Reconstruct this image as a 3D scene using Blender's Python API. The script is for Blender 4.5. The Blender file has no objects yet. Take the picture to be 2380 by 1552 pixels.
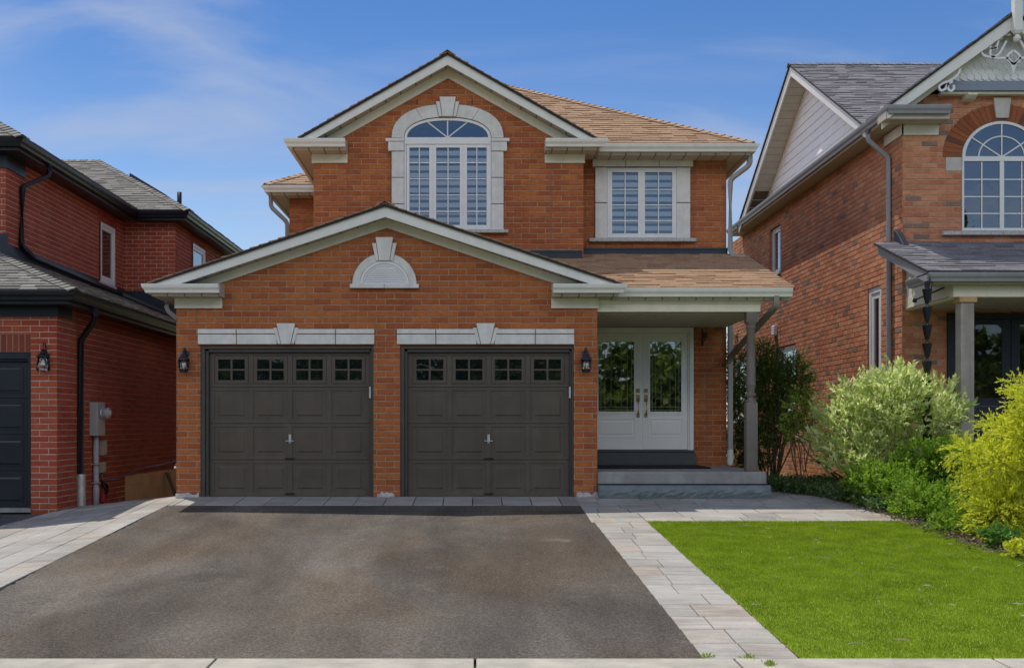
import bpy, bmesh, math, random
import numpy as np
from mathutils import Vector, Matrix

sc = bpy.context.scene
col = sc.collection
R = math.radians
rng = random.Random(11)

# ------------------------------------------------------------------ camera
# Survey of the street: garage front is the plane y = 0, the camera stands D metres in front of it.
F, U0, V0, D, H = 2600.0, 1105.0, 988.0, 16.6, 1.066
def X(u, y): return (u - U0) * (D + y) / F
def Z(v, y): return H - (v - V0) * (D + y) / F

cam = bpy.data.cameras.new('camera')
cam.sensor_width = 36.0
cam.lens = F / 2380 * 36
cam.shift_x = (1190 - U0) / 2380
cam.shift_y = (V0 - 776) / 2380
cam.clip_end = 2000
camo = bpy.data.objects.new('camera', cam)
col.objects.link(camo)
camo.location = (0, -D, H)
camo.rotation_euler = (R(90), 0, 0)
sc.camera = camo

# ------------------------------------------------------------------ sky, sun, exposure
SUN_DIR = Vector((0.262, -0.355, -1.0)).normalized()      # the way the light travels
sun = bpy.data.lights.new('sun', 'SUN')
sun.energy = 3.1
sun.angle = R(0.5)
sun.color = (1.0, 0.94, 0.85)
suno = bpy.data.objects.new('sun', sun)
col.objects.link(suno)
suno.rotation_euler = SUN_DIR.to_track_quat('-Z', 'Y').to_euler()
suno.location = (-10, 20, 40)
SUN_EL = math.asin(-SUN_DIR.z)
SUN_ROT = math.atan2(-SUN_DIR.x, -SUN_DIR.y)

world = bpy.data.worlds.new('World')
sc.world = world
world.use_nodes = True
wn = world.node_tree
wn.nodes.clear()
def wnode(t, **kw):
    n = wn.nodes.new(t)
    for k, v in kw.items(): setattr(n, k, v)
    return n
w_out = wnode('ShaderNodeOutputWorld')
w_bg = wnode('ShaderNodeBackground')
w_bg.inputs['Strength'].default_value = 0.15
w_sky = wnode('ShaderNodeTexSky', sky_type='NISHITA', sun_disc=False)
w_sky.sun_elevation = SUN_EL
w_sky.sun_rotation = SUN_ROT
w_sky.altitude = 200
w_sky.air_density = 1.0
w_sky.dust_density = 0.2
w_sky.ozone_density = 3.0
w_tc = wnode('ShaderNodeTexCoord')
w_sep = wnode('ShaderNodeSeparateXYZ')
wn.links.new(w_tc.outputs['Generated'], w_sep.inputs[0])
# thin cirrus: stretched noise on the plane the cloud layer lies in
def wmath(op, a, b=None, c=None, clamp=False):
    n = wnode('ShaderNodeMath', operation=op); n.use_clamp = clamp
    for i, s in enumerate((a, b, c)):
        if s is None: continue
        if isinstance(s, (int, float)): n.inputs[i].default_value = s
        else: wn.links.new(s, n.inputs[i])
    return n.outputs[0]
zc = wmath('MAXIMUM', w_sep.outputs['Z'], 0.02)
za = wmath('ADD', zc, 0.12)
cx = wmath('DIVIDE', w_sep.outputs['X'], za)
cy = wmath('DIVIDE', w_sep.outputs['Y'], za)
w_cmb = wnode('ShaderNodeCombineXYZ')
wn.links.new(cx, w_cmb.inputs[0]); wn.links.new(cy, w_cmb.inputs[1])
w_map = wnode('ShaderNodeMapping')
w_map.inputs['Rotation'].default_value = (0, 0, R(-24))
w_map.inputs['Scale'].default_value = (0.8, 1.5, 1)
w_map.inputs['Location'].default_value = (0.4, 0.2, 0)
wn.links.new(w_cmb.outputs[0], w_map.inputs[0])
w_no = wnode('ShaderNodeTexNoise')
w_no.inputs['Scale'].default_value = 1.25
w_no.inputs['Detail'].default_value = 7
w_no.inputs['Roughness'].default_value = 0.52
w_no.inputs['Distortion'].default_value = 0.9
wn.links.new(w_map.outputs[0], w_no.inputs['Vector'])
w_mr = wnode('ShaderNodeMapRange')
w_mr.interpolation_type = 'SMOOTHSTEP'
for k, v in (('From Min', 0.38), ('From Max', 0.76), ('To Min', 0.0), ('To Max', 0.7)): w_mr.inputs[k].default_value = v
wn.links.new(w_no.outputs['Fac'], w_mr.inputs['Value'])
def wmix(fac, A, B, blend='MIX'):
    n = wnode('ShaderNodeMix', data_type='RGBA'); n.blend_type = blend
    for sck, v in ((n.inputs[0], fac), (n.inputs[6], A), (n.inputs[7], B)):
        if isinstance(v, tuple): sck.default_value = (*v, 1)
        elif isinstance(v, (int, float)): sck.default_value = v
        else: wn.links.new(v, sck)
    return n.outputs[2]
def wrange(v, a, b, lo=0.0, hi=1.0):
    n = wnode('ShaderNodeMapRange'); n.interpolation_type = 'SMOOTHSTEP'
    for k, x in (('From Min', a), ('From Max', b), ('To Min', lo), ('To Max', hi)): n.inputs[k].default_value = x
    wn.links.new(v, n.inputs['Value'])
    return n.outputs[0]
# clear polarised blue, paler towards the horizon
tint = wmix(wrange(w_sep.outputs['Z'], 0.08, 0.38), (0.66, 0.67, 0.69), (0.27, 0.42, 0.60))
blue = wmix(1.0, w_sky.outputs[0], tint, 'MULTIPLY')
cloudy = wmix(w_mr.outputs[0], blue, (2.6, 2.9, 3.7))
# unseen bright sky band behind the camera, added to fill the shaded fronts
fill_band = wmath('MULTIPLY', wrange(w_sep.outputs['Z'], 0.28, 0.36), wrange(w_sep.outputs['Z'], 0.64, 0.48))
fill_band = wmath('MULTIPLY', fill_band, wrange(w_sep.outputs['Y'], -0.25, -0.6))
fill_band = wmath('MULTIPLY', fill_band, wrange(w_no.outputs['Fac'], 0.25, 0.5, 0.75, 1.0))
lit = wmix(fill_band, cloudy, (11.3, 11.3, 11.8))
# thin western haze, brightened out of frame as added fill for side walls
west = wmath('MULTIPLY', wrange(wmath('MULTIPLY', w_sep.outputs['X'], -1.0), 0.30, 0.85), wrange(w_sep.outputs['Z'], 0.80, 0.35))
west = wmath('MULTIPLY', west, wrange(w_no.outputs['Fac'], 0.2, 0.6, 0.45, 0.85))
lit = wmix(west, lit, (5.2, 5.3, 5.7))
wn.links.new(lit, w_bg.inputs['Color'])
wn.links.new(w_bg.outputs[0], w_out.inputs[0])

sc.view_settings.view_transform = 'Standard'
sc.view_settings.look = 'None'
sc.view_settings.exposure = 0.3
sc.view_settings.gamma = 1.0
sc.cycles.max_bounces = 6
sc.cycles.transparent_max_bounces = 8
sc.cycles.caustics_reflective = False
sc.cycles.caustics_refractive = False
sc.cycles.use_denoising = True

# ------------------------------------------------------------------ materials
def nd(nt, t, props=None, **ins):
    n = nt.nodes.new(t)
    for k, v in (props or {}).items(): setattr(n, k, v)
    for k, v in ins.items():
        key = int(k[1:]) if k[0] == 'i' and k[1:].isdigit() else k.replace('_', ' ')
        s = n.inputs[key]
        if isinstance(v, bpy.types.NodeSocket): nt.links.new(v, s)
        else: s.default_value = v
    return n
def c4(c): return (c[0], c[1], c[2], 1.0)
def S(r, g, b):
    def f(x):
        x /= 255.0
        return x / 12.92 if x <= 0.04045 else ((x + 0.055) / 1.055) ** 2.4
    return (f(r), f(g), f(b))
def mat_new(name):
    m = bpy.data.materials.new(name); m.use_nodes = True
    nt = m.node_tree
    return m, nt, nt.nodes['Principled BSDF']
def ramp(nt, fac, stops, interp='LINEAR'):
    n = nt.nodes.new('ShaderNodeValToRGB'); cr = n.color_ramp; cr.interpolation = interp
    while len(cr.elements) < len(stops): cr.elements.new(0.5)
    for e, (p, c) in zip(cr.elements, stops): e.position = p; e.color = c4(c)
    nt.links.new(fac, n.inputs[0])
    return n.outputs[0]
def mul(nt, a, b, fac=1.0, mode='MULTIPLY'):
    n = nt.nodes.new('ShaderNodeMix'); n.data_type = 'RGBA'; n.blend_type = mode
    for s, v in ((n.inputs[0], fac), (n.inputs[6], a), (n.inputs[7], b)):
        if isinstance(v, bpy.types.NodeSocket): nt.links.new(v, s)
        elif isinstance(v, tuple): s.default_value = c4(v)
        else: s.default_value = v
    return n.outputs[2]
def mth(nt, op, a, b=None, c=None, clamp=False):
    n = nt.nodes.new('ShaderNodeMath'); n.operation = op; n.use_clamp = clamp
    for i, s in enumerate((a, b, c)):
        if s is None: continue
        if isinstance(s, (int, float)): n.inputs[i].default_value = s
        else: nt.links.new(s, n.inputs[i])
    return n.outputs[0]
def pos(nt): return nd(nt, 'ShaderNodeNewGeometry').outputs['Position']
def noise(nt, vec, scale, detail=4, rough=0.55, dist=0.0):
    return nd(nt, 'ShaderNodeTexNoise', None, Vector=vec, Scale=scale, Detail=detail, Roughness=rough, Distortion=dist).outputs['Fac']
def mapping(nt, vec, scale=(1, 1, 1), loc=(0, 0, 0), rot=(0, 0, 0)):
    return nd(nt, 'ShaderNodeMapping', None, Vector=vec, Scale=scale, Location=loc, Rotation=rot).outputs[0]

def simple(name, colr, rough=0.6, var=0.12, scale=6.0, bump=0.0, bscale=60, metal=0.0, spec=0.4, streak=0.0):
    """paint, stone, metal ...: a base colour with mottling, optional rain streaks and grain"""
    m, nt, b = mat_new(name)
    p = pos(nt)
    n1 = noise(nt, p, scale, 5, 0.6)
    lo = tuple(max(0, x * (1 - var)) for x in colr); hi = tuple(x * (1 + var) for x in colr)
    c = ramp(nt, n1, [(0.3, lo), (0.7, hi)])
    if streak:
        n2 = noise(nt, mapping(nt, p, (9, 9, 0.7)), 1.0, 4, 0.6)
        d = ramp(nt, n2, [(0.42, (1, 1, 1)), (0.75, (1 - streak, 1 - streak * 1.03, 1 - streak * 1.12))])
        c = mul(nt, c, d)
    nt.links.new(c, b.inputs['Base Color'])
    b.inputs['Metallic'].default_value = metal
    b.inputs['Specular IOR Level'].default_value = spec
    rr = nd(nt, 'ShaderNodeMapRange', None, Value=n1, To_Min=max(0.02, rough - 0.08), To_Max=min(1, rough + 0.08))
    nt.links.new(rr.outputs[0], b.inputs['Roughness'])
    if bump:
        bn = nd(nt, 'ShaderNodeBump', None, Height=noise(nt, p, bscale, 4, 0.6), Strength=bump, Distance=0.01)
        nt.links.new(bn.outputs[0], b.inputs['Normal'])
    return m

def islands(name, stops, rough=0.7, var=0.15, scale=30, bump=0.2, bscale=120, stretch=(1, 1, 1), spec=0.3):
    """many small pieces in one mesh, each of its own shade"""
    m, nt, b = mat_new(name)
    g = nd(nt, 'ShaderNodeNewGeometry')
    c = ramp(nt, g.outputs['Random Per Island'], stops)
    n1 = noise(nt, mapping(nt, g.outputs['Position'], stretch), scale, 5, 0.65)
    c = mul(nt, c, ramp(nt, n1, [(0.3, (1 - var,) * 3), (0.7, (1 + var,) * 3)]))
    nt.links.new(c, b.inputs['Base Color'])
    b.inputs['Roughness'].default_value = rough
    b.inputs['Specular IOR Level'].default_value = spec
    if bump:
        bn = nd(nt, 'ShaderNodeBump', None, Height=noise(nt, g.outputs['Position'], bscale, 4, 0.6), Strength=bump, Distance=0.008)
        nt.links.new(bn.outputs[0], b.inputs['Normal'])
    return m

def brick(name, stops, mortar, bw=0.267, bh=0.089, ms=0.0075, shift=(0, 0), edge=0.72, bump=0.7):
    m, nt, b = mat_new(name)
    g = nd(nt, 'ShaderNodeNewGeometry')
    sp = nd(nt, 'ShaderNodeSeparateXYZ', None, i0=g.outputs['Position'])
    sn = nd(nt, 'ShaderNodeSeparateXYZ', None, i0=g.outputs['True Normal'])
    side = mth(nt, 'GREATER_THAN', mth(nt, 'ABSOLUTE', sn.outputs[0]), 0.6)
    u = mth(nt, 'ADD', mth(nt, 'MULTIPLY', sp.outputs[1], side), mth(nt, 'MULTIPLY', sp.outputs[0], mth(nt, 'SUBTRACT', 1.0, side)))
    wob = noise(nt, g.outputs['Position'], 2.2, 2)
    wv = mth(nt, 'MULTIPLY', mth(nt, 'SUBTRACT', wob, 0.5), 0.012)
    vec = nd(nt, 'ShaderNodeCombineXYZ', None, i0=mth(nt, 'ADD', u, shift[0]), i1=mth(nt, 'ADD', mth(nt, 'ADD', sp.outputs[2], wv), shift[1])).outputs[0]
    def bt(size, smooth):
        return nd(nt, 'ShaderNodeTexBrick', {'offset': 0.5, 'offset_frequency': 2}, Vector=vec, Color1=(0, 0, 0, 1), Color2=(1, 1, 1, 1), Mortar=(0.5, 0.5, 0.5, 1),
                  Scale=1.0, Mortar_Size=size, Mortar_Smooth=smooth, Bias=0.0, Brick_Width=bw, Row_Height=bh)
    t1 = bt(ms, 0.25)
    t2 = bt(0.028, 1.0)
    c = ramp(nt, t1.outputs['Color'], stops)
    n1 = noise(nt, mapping(nt, g.outputs['Position'], (1, 1, 2.5)), 14, 5, 0.65)
    c = mul(nt, c, ramp(nt, n1, [(0.25, (0.78, 0.78, 0.8)), (0.75, (1.2, 1.2, 1.2))]))
    n3 = noise(nt, g.outputs['Position'], 0.9, 3)
    c = mul(nt, c, ramp(nt, n3, [(0.3, (0.88, 0.84, 0.86)), (0.7, (1.1, 1.12, 1.1))]))
    c = mul(nt, c, (edge, edge * 0.96, edge * 0.95), t2.outputs['Fac'])
    mo = mul(nt, mortar, ramp(nt, noise(nt, g.outputs['Position'], 5, 4), [(0.3, (0.75, 0.75, 0.75)), (0.7, (1.2, 1.2, 1.2))]))
    c = mul(nt, c, mo, t1.outputs['Fac'], 'MIX')
    nt.links.new(c, b.inputs['Base Color'])
    b.inputs['Roughness'].default_value = 0.85
    b.inputs['Specular IOR Level'].default_value = 0.25
    hgt = mth(nt, 'ADD', mth(nt, 'SUBTRACT', 1.0, t1.outputs['Fac']), mth(nt, 'MULTIPLY', n1, 0.5))
    hgt = mth(nt, 'SUBTRACT', hgt, mth(nt, 'MULTIPLY', t2.outputs['Fac'], 0.35))
    hgt = mth(nt, 'ADD', hgt, mth(nt, 'MULTIPLY', t1.outputs['Color'], 0.25))
    bn = nd(nt, 'ShaderNodeBump', None, Height=hgt, Strength=bump, Distance=0.012)
    nt.links.new(bn.outputs[0], b.inputs['Normal'])
    return m

def brick_face(name, stops):
    m, nt, b = mat_new(name)
    g = nd(nt, 'ShaderNodeNewGeometry')
    c = ramp(nt, g.outputs['Random Per Island'], stops)
    p = g.outputs['Position']
    c = mul(nt, c, ramp(nt, noise(nt, mapping(nt, p, (1, 1, 2.2)), 15, 5, 0.65), [(0.25, (0.72, 0.70, 0.70)), (0.75, (1.22, 1.24, 1.24))]))
    c = mul(nt, c, ramp(nt, noise(nt, p, 0.8, 4, 0.6), [(0.3, (0.86, 0.82, 0.82)), (0.7, (1.1, 1.14, 1.14))]))
    c = mul(nt, c, ramp(nt, noise(nt, mapping(nt, p, (5, 5, 0.5)), 1.0, 5, 0.65), [(0.5, (1, 1, 1)), (0.8, (0.84, 0.84, 0.86))]))
    pale = noise(nt, p, 7, 6, 0.75)
    c = mul(nt, c, (0.42, 0.30, 0.22), ramp(nt, pale, [(0.68, (0, 0, 0)), (0.8, (0.4, 0.4, 0.4))]), 'MIX')
    nt.links.new(c, b.inputs['Base Color'])
    b.inputs['Roughness'].default_value = 0.85; b.inputs['Specular IOR Level'].default_value = 0.25
    bn = nd(nt, 'ShaderNodeBump', None, Height=noise(nt, mapping(nt, p, (1, 1, 0.5)), 70, 5, 0.65), Strength=0.5, Distance=0.006)
    nt.links.new(bn.outputs[0], b.inputs['Normal'])
    return m

def glass_dark(name, colr=(0.006, 0.008, 0.011), refl=0.14, wav=0.012):
    m, nt, b = mat_new(name)
    b.inputs['Base Color'].default_value = c4(colr)
    b.inputs['Roughness'].default_value = 0.6
    b.inputs['Specular IOR Level'].default_value = 0.0
    gl = nd(nt, 'ShaderNodeBsdfGlossy', None, Roughness=0.015, Color=(0.95, 0.97, 1, 1))
    bn = nd(nt, 'ShaderNodeBump', None, Height=noise(nt, pos(nt), 3.0, 2), Strength=wav * 10, Distance=wav)
    nt.links.new(bn.outputs[0], gl.inputs['Normal'])
    fr = nd(nt, 'ShaderNodeFresnel', None, IOR=1.5)
    fac = mth(nt, 'ADD', fr.outputs[0], refl, clamp=True)
    mx = nd(nt, 'ShaderNodeMixShader', None, i0=fac, i1=b.outputs[0], i2=gl.outputs[0])
    nt.links.new(mx.outputs[0], nt.nodes['Material Output'].inputs[0])
    return m
def glass_clear(name, refl=0.04, tint=(0.90, 0.95, 1.0)):
    m, nt, b = mat_new(name)
    tr = nd(nt, 'ShaderNodeBsdfTransparent', None, Color=c4(tint))
    gl = nd(nt, 'ShaderNodeBsdfGlossy', None, Roughness=0.012)
    bn = nd(nt, 'ShaderNodeBump', None, Height=noise(nt, pos(nt), 2.2, 2), Strength=0.12, Distance=0.012)
    nt.links.new(bn.outputs[0], gl.inputs['Normal'])
    fac = mth(nt, 'ADD', nd(nt, 'ShaderNodeFresnel', None, IOR=1.5).outputs[0], refl, clamp=True)
    mx = nd(nt, 'ShaderNodeMixShader', None, i0=fac, i1=tr.outputs[0], i2=gl.outputs[0])
    nt.links.new(mx.outputs[0], nt.nodes['Material Output'].inputs[0])
    return m
def leaf(name, stops, rough=0.5, trans=0.45, spec=0.35):
    m, nt, b = mat_new(name)
    g = nd(nt, 'ShaderNodeNewGeometry')
    c = ramp(nt, g.outputs['Random Per Island'], stops)
    n1 = noise(nt, g.outputs['Position'], 3.5, 3)
    c = mul(nt, c, ramp(nt, n1, [(0.3, (0.75, 0.78, 0.75)), (0.7, (1.2, 1.2, 1.15))]))
    nt.links.new(c, b.inputs['Base Color'])
    b.inputs['Roughness'].default_value = rough
    b.inputs['Specular IOR Level'].default_value = spec
    tl = nd(nt, 'ShaderNodeBsdfTranslucent', None, Color=c)
    mx = nd(nt, 'ShaderNodeMixShader', None, i0=trans, i1=b.outputs[0], i2=tl.outputs[0])
    nt.links.new(mx.outputs[0], nt.nodes['Material Output'].inputs[0])
    return m
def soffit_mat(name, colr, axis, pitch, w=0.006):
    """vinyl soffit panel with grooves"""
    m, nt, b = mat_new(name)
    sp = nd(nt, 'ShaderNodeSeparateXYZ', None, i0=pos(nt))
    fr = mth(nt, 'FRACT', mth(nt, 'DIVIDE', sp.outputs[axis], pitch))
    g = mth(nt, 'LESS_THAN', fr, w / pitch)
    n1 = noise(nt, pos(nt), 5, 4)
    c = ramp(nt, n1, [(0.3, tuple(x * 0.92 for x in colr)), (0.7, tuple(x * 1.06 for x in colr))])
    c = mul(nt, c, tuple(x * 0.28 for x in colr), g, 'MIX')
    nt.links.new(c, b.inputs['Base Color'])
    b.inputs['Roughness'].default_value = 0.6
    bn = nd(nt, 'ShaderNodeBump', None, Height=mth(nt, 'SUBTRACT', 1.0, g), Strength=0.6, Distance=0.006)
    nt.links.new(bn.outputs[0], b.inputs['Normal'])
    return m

M = {}
ST_C = [(0.0, (0.325, 0.090, 0.034)), (0.4, (0.40, 0.122, 0.039)), (0.8, (0.445, 0.150, 0.045)), (1.0, (0.37, 0.102, 0.041))]
ST_L = [(0.0, (0.31, 0.060, 0.034)), (0.5, (0.39, 0.080, 0.042)), (1.0, (0.36, 0.09, 0.05))]
ST_R = [(0.0, (0.48, 0.18, 0.092)), (0.5, (0.57, 0.24, 0.125)), (0.86, (0.62, 0.29, 0.16)), (0.92, (0.32, 0.20, 0.14)), (1.0, (0.22, 0.15, 0.115))]
M['brick_c'] = brick('orange_brick', ST_C, (0.30, 0.185, 0.13)); M['face_c'] = brick_face('orange_brick_face', ST_C); M['mort_c'] = simple('brown_mortar', (0.41, 0.255, 0.18), 0.95, 0.25, 6)
M['brick_l'] = brick('red_brick', ST_L, (0.42, 0.33, 0.26), edge=0.9, shift=(0.06, 0.02)); M['face_l'] = brick_face('red_brick_face', ST_L); M['mort_l'] = simple('pale_grey_mortar', (0.46, 0.37, 0.29), 0.95, 0.2, 6)
M['brick_r'] = brick('speckled_brick', ST_R, (0.36, 0.24, 0.17), bw=0.262, shift=(0.11, 0.04)); M['face_r'] = brick_face('speckled_brick_face', ST_R); M['mort_r'] = simple('tan_mortar', (0.46, 0.33, 0.24), 0.95, 0.2, 6)
M['arch_brick'] = islands('arch_brick', [(0, (0.22, 0.062, 0.028)), (0.6, (0.33, 0.105, 0.038)), (0.85, (0.30, 0.09, 0.04)), (1, (0.12, 0.06, 0.04))], 0.85)
M['arch_brick_red'] = islands('arch_brick_red', [(0, (0.175, 0.04, 0.024)), (1, (0.235, 0.056, 0.03))], 0.85)
M['mortar'] = simple('mortar', (0.20, 0.13, 0.09), 0.9, 0.2, 8)
M['stone'] = simple('cast_stone', (0.70, 0.69, 0.66), 0.75, 0.10, 7, 0.25, 90, streak=0.12)
M['stone_joint'] = simple('stone_joint', (0.20, 0.145, 0.09), 0.9, 0.2, 9)
M['limestone'] = simple('rough_limestone', (0.47, 0.46, 0.44), 0.85, 0.3, 25, 0.9, 45)
M['trim'] = simple('white_aluminium', (0.76, 0.75, 0.70), 0.45, 0.05, 3, streak=0.07)
M['pipe_d'] = simple('taupe_pipe', (0.25, 0.235, 0.21), 0.45, 0.06, 3)
M['pipe'] = simple('pale_grey_pipe', (0.36, 0.35, 0.335), 0.45, 0.06, 3)
M['cream'] = simple('cream_aluminium', (0.76, 0.72, 0.58), 0.5, 0.05, 3, streak=0.08)
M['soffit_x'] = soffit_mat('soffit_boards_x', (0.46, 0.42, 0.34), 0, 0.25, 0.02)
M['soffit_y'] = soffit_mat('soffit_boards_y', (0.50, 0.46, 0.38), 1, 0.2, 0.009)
M['shingle_tan'] = islands('tan_shingle', [(0, (0.29, 0.175, 0.105)), (0.2, (0.36, 0.23, 0.14)), (0.7, (0.42, 0.275, 0.17)), (1, (0.38, 0.24, 0.14))], 0.9, 0.3, 45, 0.5, 250)
M['shingle_grey'] = islands('grey_shingle', [(0, (0.145, 0.138, 0.152)), (0.4, (0.20, 0.19, 0.205)), (1, (0.26, 0.245, 0.26))], 0.9, 0.3, 45, 0.5, 250)
M['shingle_olive'] = islands('weathered_shingle', [(0, (0.15, 0.142, 0.128)), (0.5, (0.205, 0.195, 0.172)), (1, (0.25, 0.235, 0.21))], 0.9, 0.3, 45, 0.5, 250)
M['deck'] = simple('roof_deck', (0.03, 0.027, 0.025), 0.9, 0.2, 5)
M['flash'] = simple('dark_flashing', (0.022, 0.028, 0.042), 0.4, 0.2, 5)
M['brown'] = simple('brown_door_paint', (0.088, 0.070, 0.052), 0.42, 0.12, 2.5, 0.05, 120, spec=0.45, streak=0.12)
def scuffed(m, colr, amount):
    nt = m.node_tree; b = nt.nodes['Principled BSDF']; src = b.inputs['Base Color'].links[0].from_socket
    p = pos(nt)
    dust = ramp(nt, nd(nt, 'ShaderNodeSeparateXYZ', None, i0=p).outputs[2], [(0.0, (1, 1, 1)), (0.28, (0, 0, 0))])
    k = mul(nt, dust, ramp(nt, noise(nt, p, 6, 5, 0.7), [(0.35, (0, 0, 0)), (0.7, (1, 1, 1))]))
    spots = ramp(nt, noise(nt, mapping(nt, p, (1, 1, 2.2)), 16, 6, 0.8), [(0.73, (0, 0, 0)), (0.76, (1, 1, 1))])
    c = mul(nt, src, tuple(x * 1.55 for x in colr), mul(nt, k, (amount,) * 3), 'MIX')
    c = mul(nt, c, (0.30, 0.28, 0.25), mul(nt, spots, (0.5,) * 3), 'MIX')
    nt.links.new(c, b.inputs['Base Color'])
scuffed(M['brown'], (0.095, 0.08, 0.066), 0.6)
M['brown_frame'] = simple('brown_frame_paint', (0.068, 0.060, 0.052), 0.45, 0.12, 4)
M['navy'] = simple('navy_door_paint', (0.013, 0.017, 0.026), 0.35, 0.15, 3)
M['black'] = simple('black_aluminium', (0.010, 0.012, 0.018), 0.32, 0.2, 3)
M['grey_metal'] = simple('grey_aluminium', (0.30, 0.30, 0.32), 0.42, 0.08, 3, streak=0.08)
M['white'] = simple('white_vinyl', (0.74, 0.74, 0.73), 0.35, 0.04, 3)
M['door_white'] = simple('white_door_paint', (0.80, 0.82, 0.81), 0.35, 0.04, 2)
M['glass'] = glass_dark('window_glass', refl=0.19)
M['glass_garage'] = glass_dark('garage_glass', refl=0.03)
M['glass_door'] = glass_dark('door_glass', (0.012, 0.014, 0.010), refl=0.24, wav=0.004)
M['glass_dim'] = glass_dark('porch_door_glass', (0.010, 0.011, 0.008), refl=0.05, wav=0.004)
M['glass_clear'] = glass_clear('clear_glass')
M['glass_lamp'] = glass_clear('lamp_glass', 0.06, (0.9, 0.93, 0.95))
M['blind_l'] = simple('blind_light', (0.95, 0.95, 0.95), 0.8, 0.04, 3)
M['blind_d'] = simple('blind_sheer', (0.25, 0.28, 0.34), 0.8, 0.1, 3)
M['lead'] = simple('lead_came', (0.20, 0.19, 0.16), 0.4, 0.2, 8, metal=0.6)
M['brass'] = simple('aged_brass', (0.30, 0.21, 0.09), 0.35, 0.25, 20, metal=0.9)
M['steel'] = simple('galvanised_steel', (0.55, 0.55, 0.54), 0.4, 0.2, 18, metal=0.6)
M['lantern'] = simple('lantern_paint', (0.016, 0.024, 0.042), 0.4, 0.25, 15)
M['bulb'] = simple('frosted_bulb', (0.75, 0.68, 0.52), 0.4, 0.05, 5)
M['taupe'] = simple('taupe_post_paint', (0.155, 0.135, 0.118), 0.5, 0.1, 5, 0.08, 60)
M['concrete'] = simple('porch_concrete', (0.27, 0.27, 0.265), 0.85, 0.22, 4, 0.3, 90, streak=0.1)
M['bluestone'] = simple('bluestone', (0.155, 0.19, 0.205), 0.7, 0.22, 6, 0.8, 28)
M['riser'] = simple('dark_riser_paint', (0.075, 0.085, 0.088), 0.6, 0.1, 5)
M['mat'] = simple('door_mat_rubber', (0.008, 0.009, 0.013), 0.9, 0.2, 30, 0.5, 200)
M['parge'] = simple('parged_foundation', (0.74, 0.56, 0.36), 0.9, 0.16, 3, 0.3, 60)
M['grey_box'] = simple('grey_meter_paint', (0.36, 0.37, 0.38), 0.45, 0.06, 6)
M['beige_box'] = simple('beige_plastic', (0.42, 0.37, 0.28), 0.5, 0.06, 6)
M['pvc'] = simple('grey_pvc', (0.42, 0.42, 0.47), 0.45, 0.06, 6)
M['red'] = simple('red_cloth', (0.33, 0.018, 0.03), 0.8, 0.15, 20)
M['board'] = simple('grey_timber', (0.15, 0.12, 0.09), 0.85, 0.25, 12)
M['driftwood'] = simple('weathered_post_wood', (0.36, 0.33, 0.29), 0.8, 0.2, 3, 0.3, 40, streak=0.3)
M['newwood'] = simple('bare_wood', (0.50, 0.32, 0.14), 0.7, 0.2, 8)
M['slate_trim'] = simple('slate_blue_paint', (0.215, 0.255, 0.315), 0.5, 0.06, 4)
M['siding'] = simple('white_siding', (0.82, 0.83, 0.86), 0.5, 0.04, 3)
M['scallop'] = islands('scallop_shingle', [(0, (0.76, 0.77, 0.77)), (1, (0.82, 0.83, 0.83))], 0.55, 0.04, 10, 0, 10)
M['bark'] = simple('bark', (0.095, 0.066, 0.042), 0.9, 0.3, 20, 0.6, 60)
M['bark_pale'] = simple('pale_bark', (0.22, 0.165, 0.115), 0.9, 0.3, 20, 0.6, 60)

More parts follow.
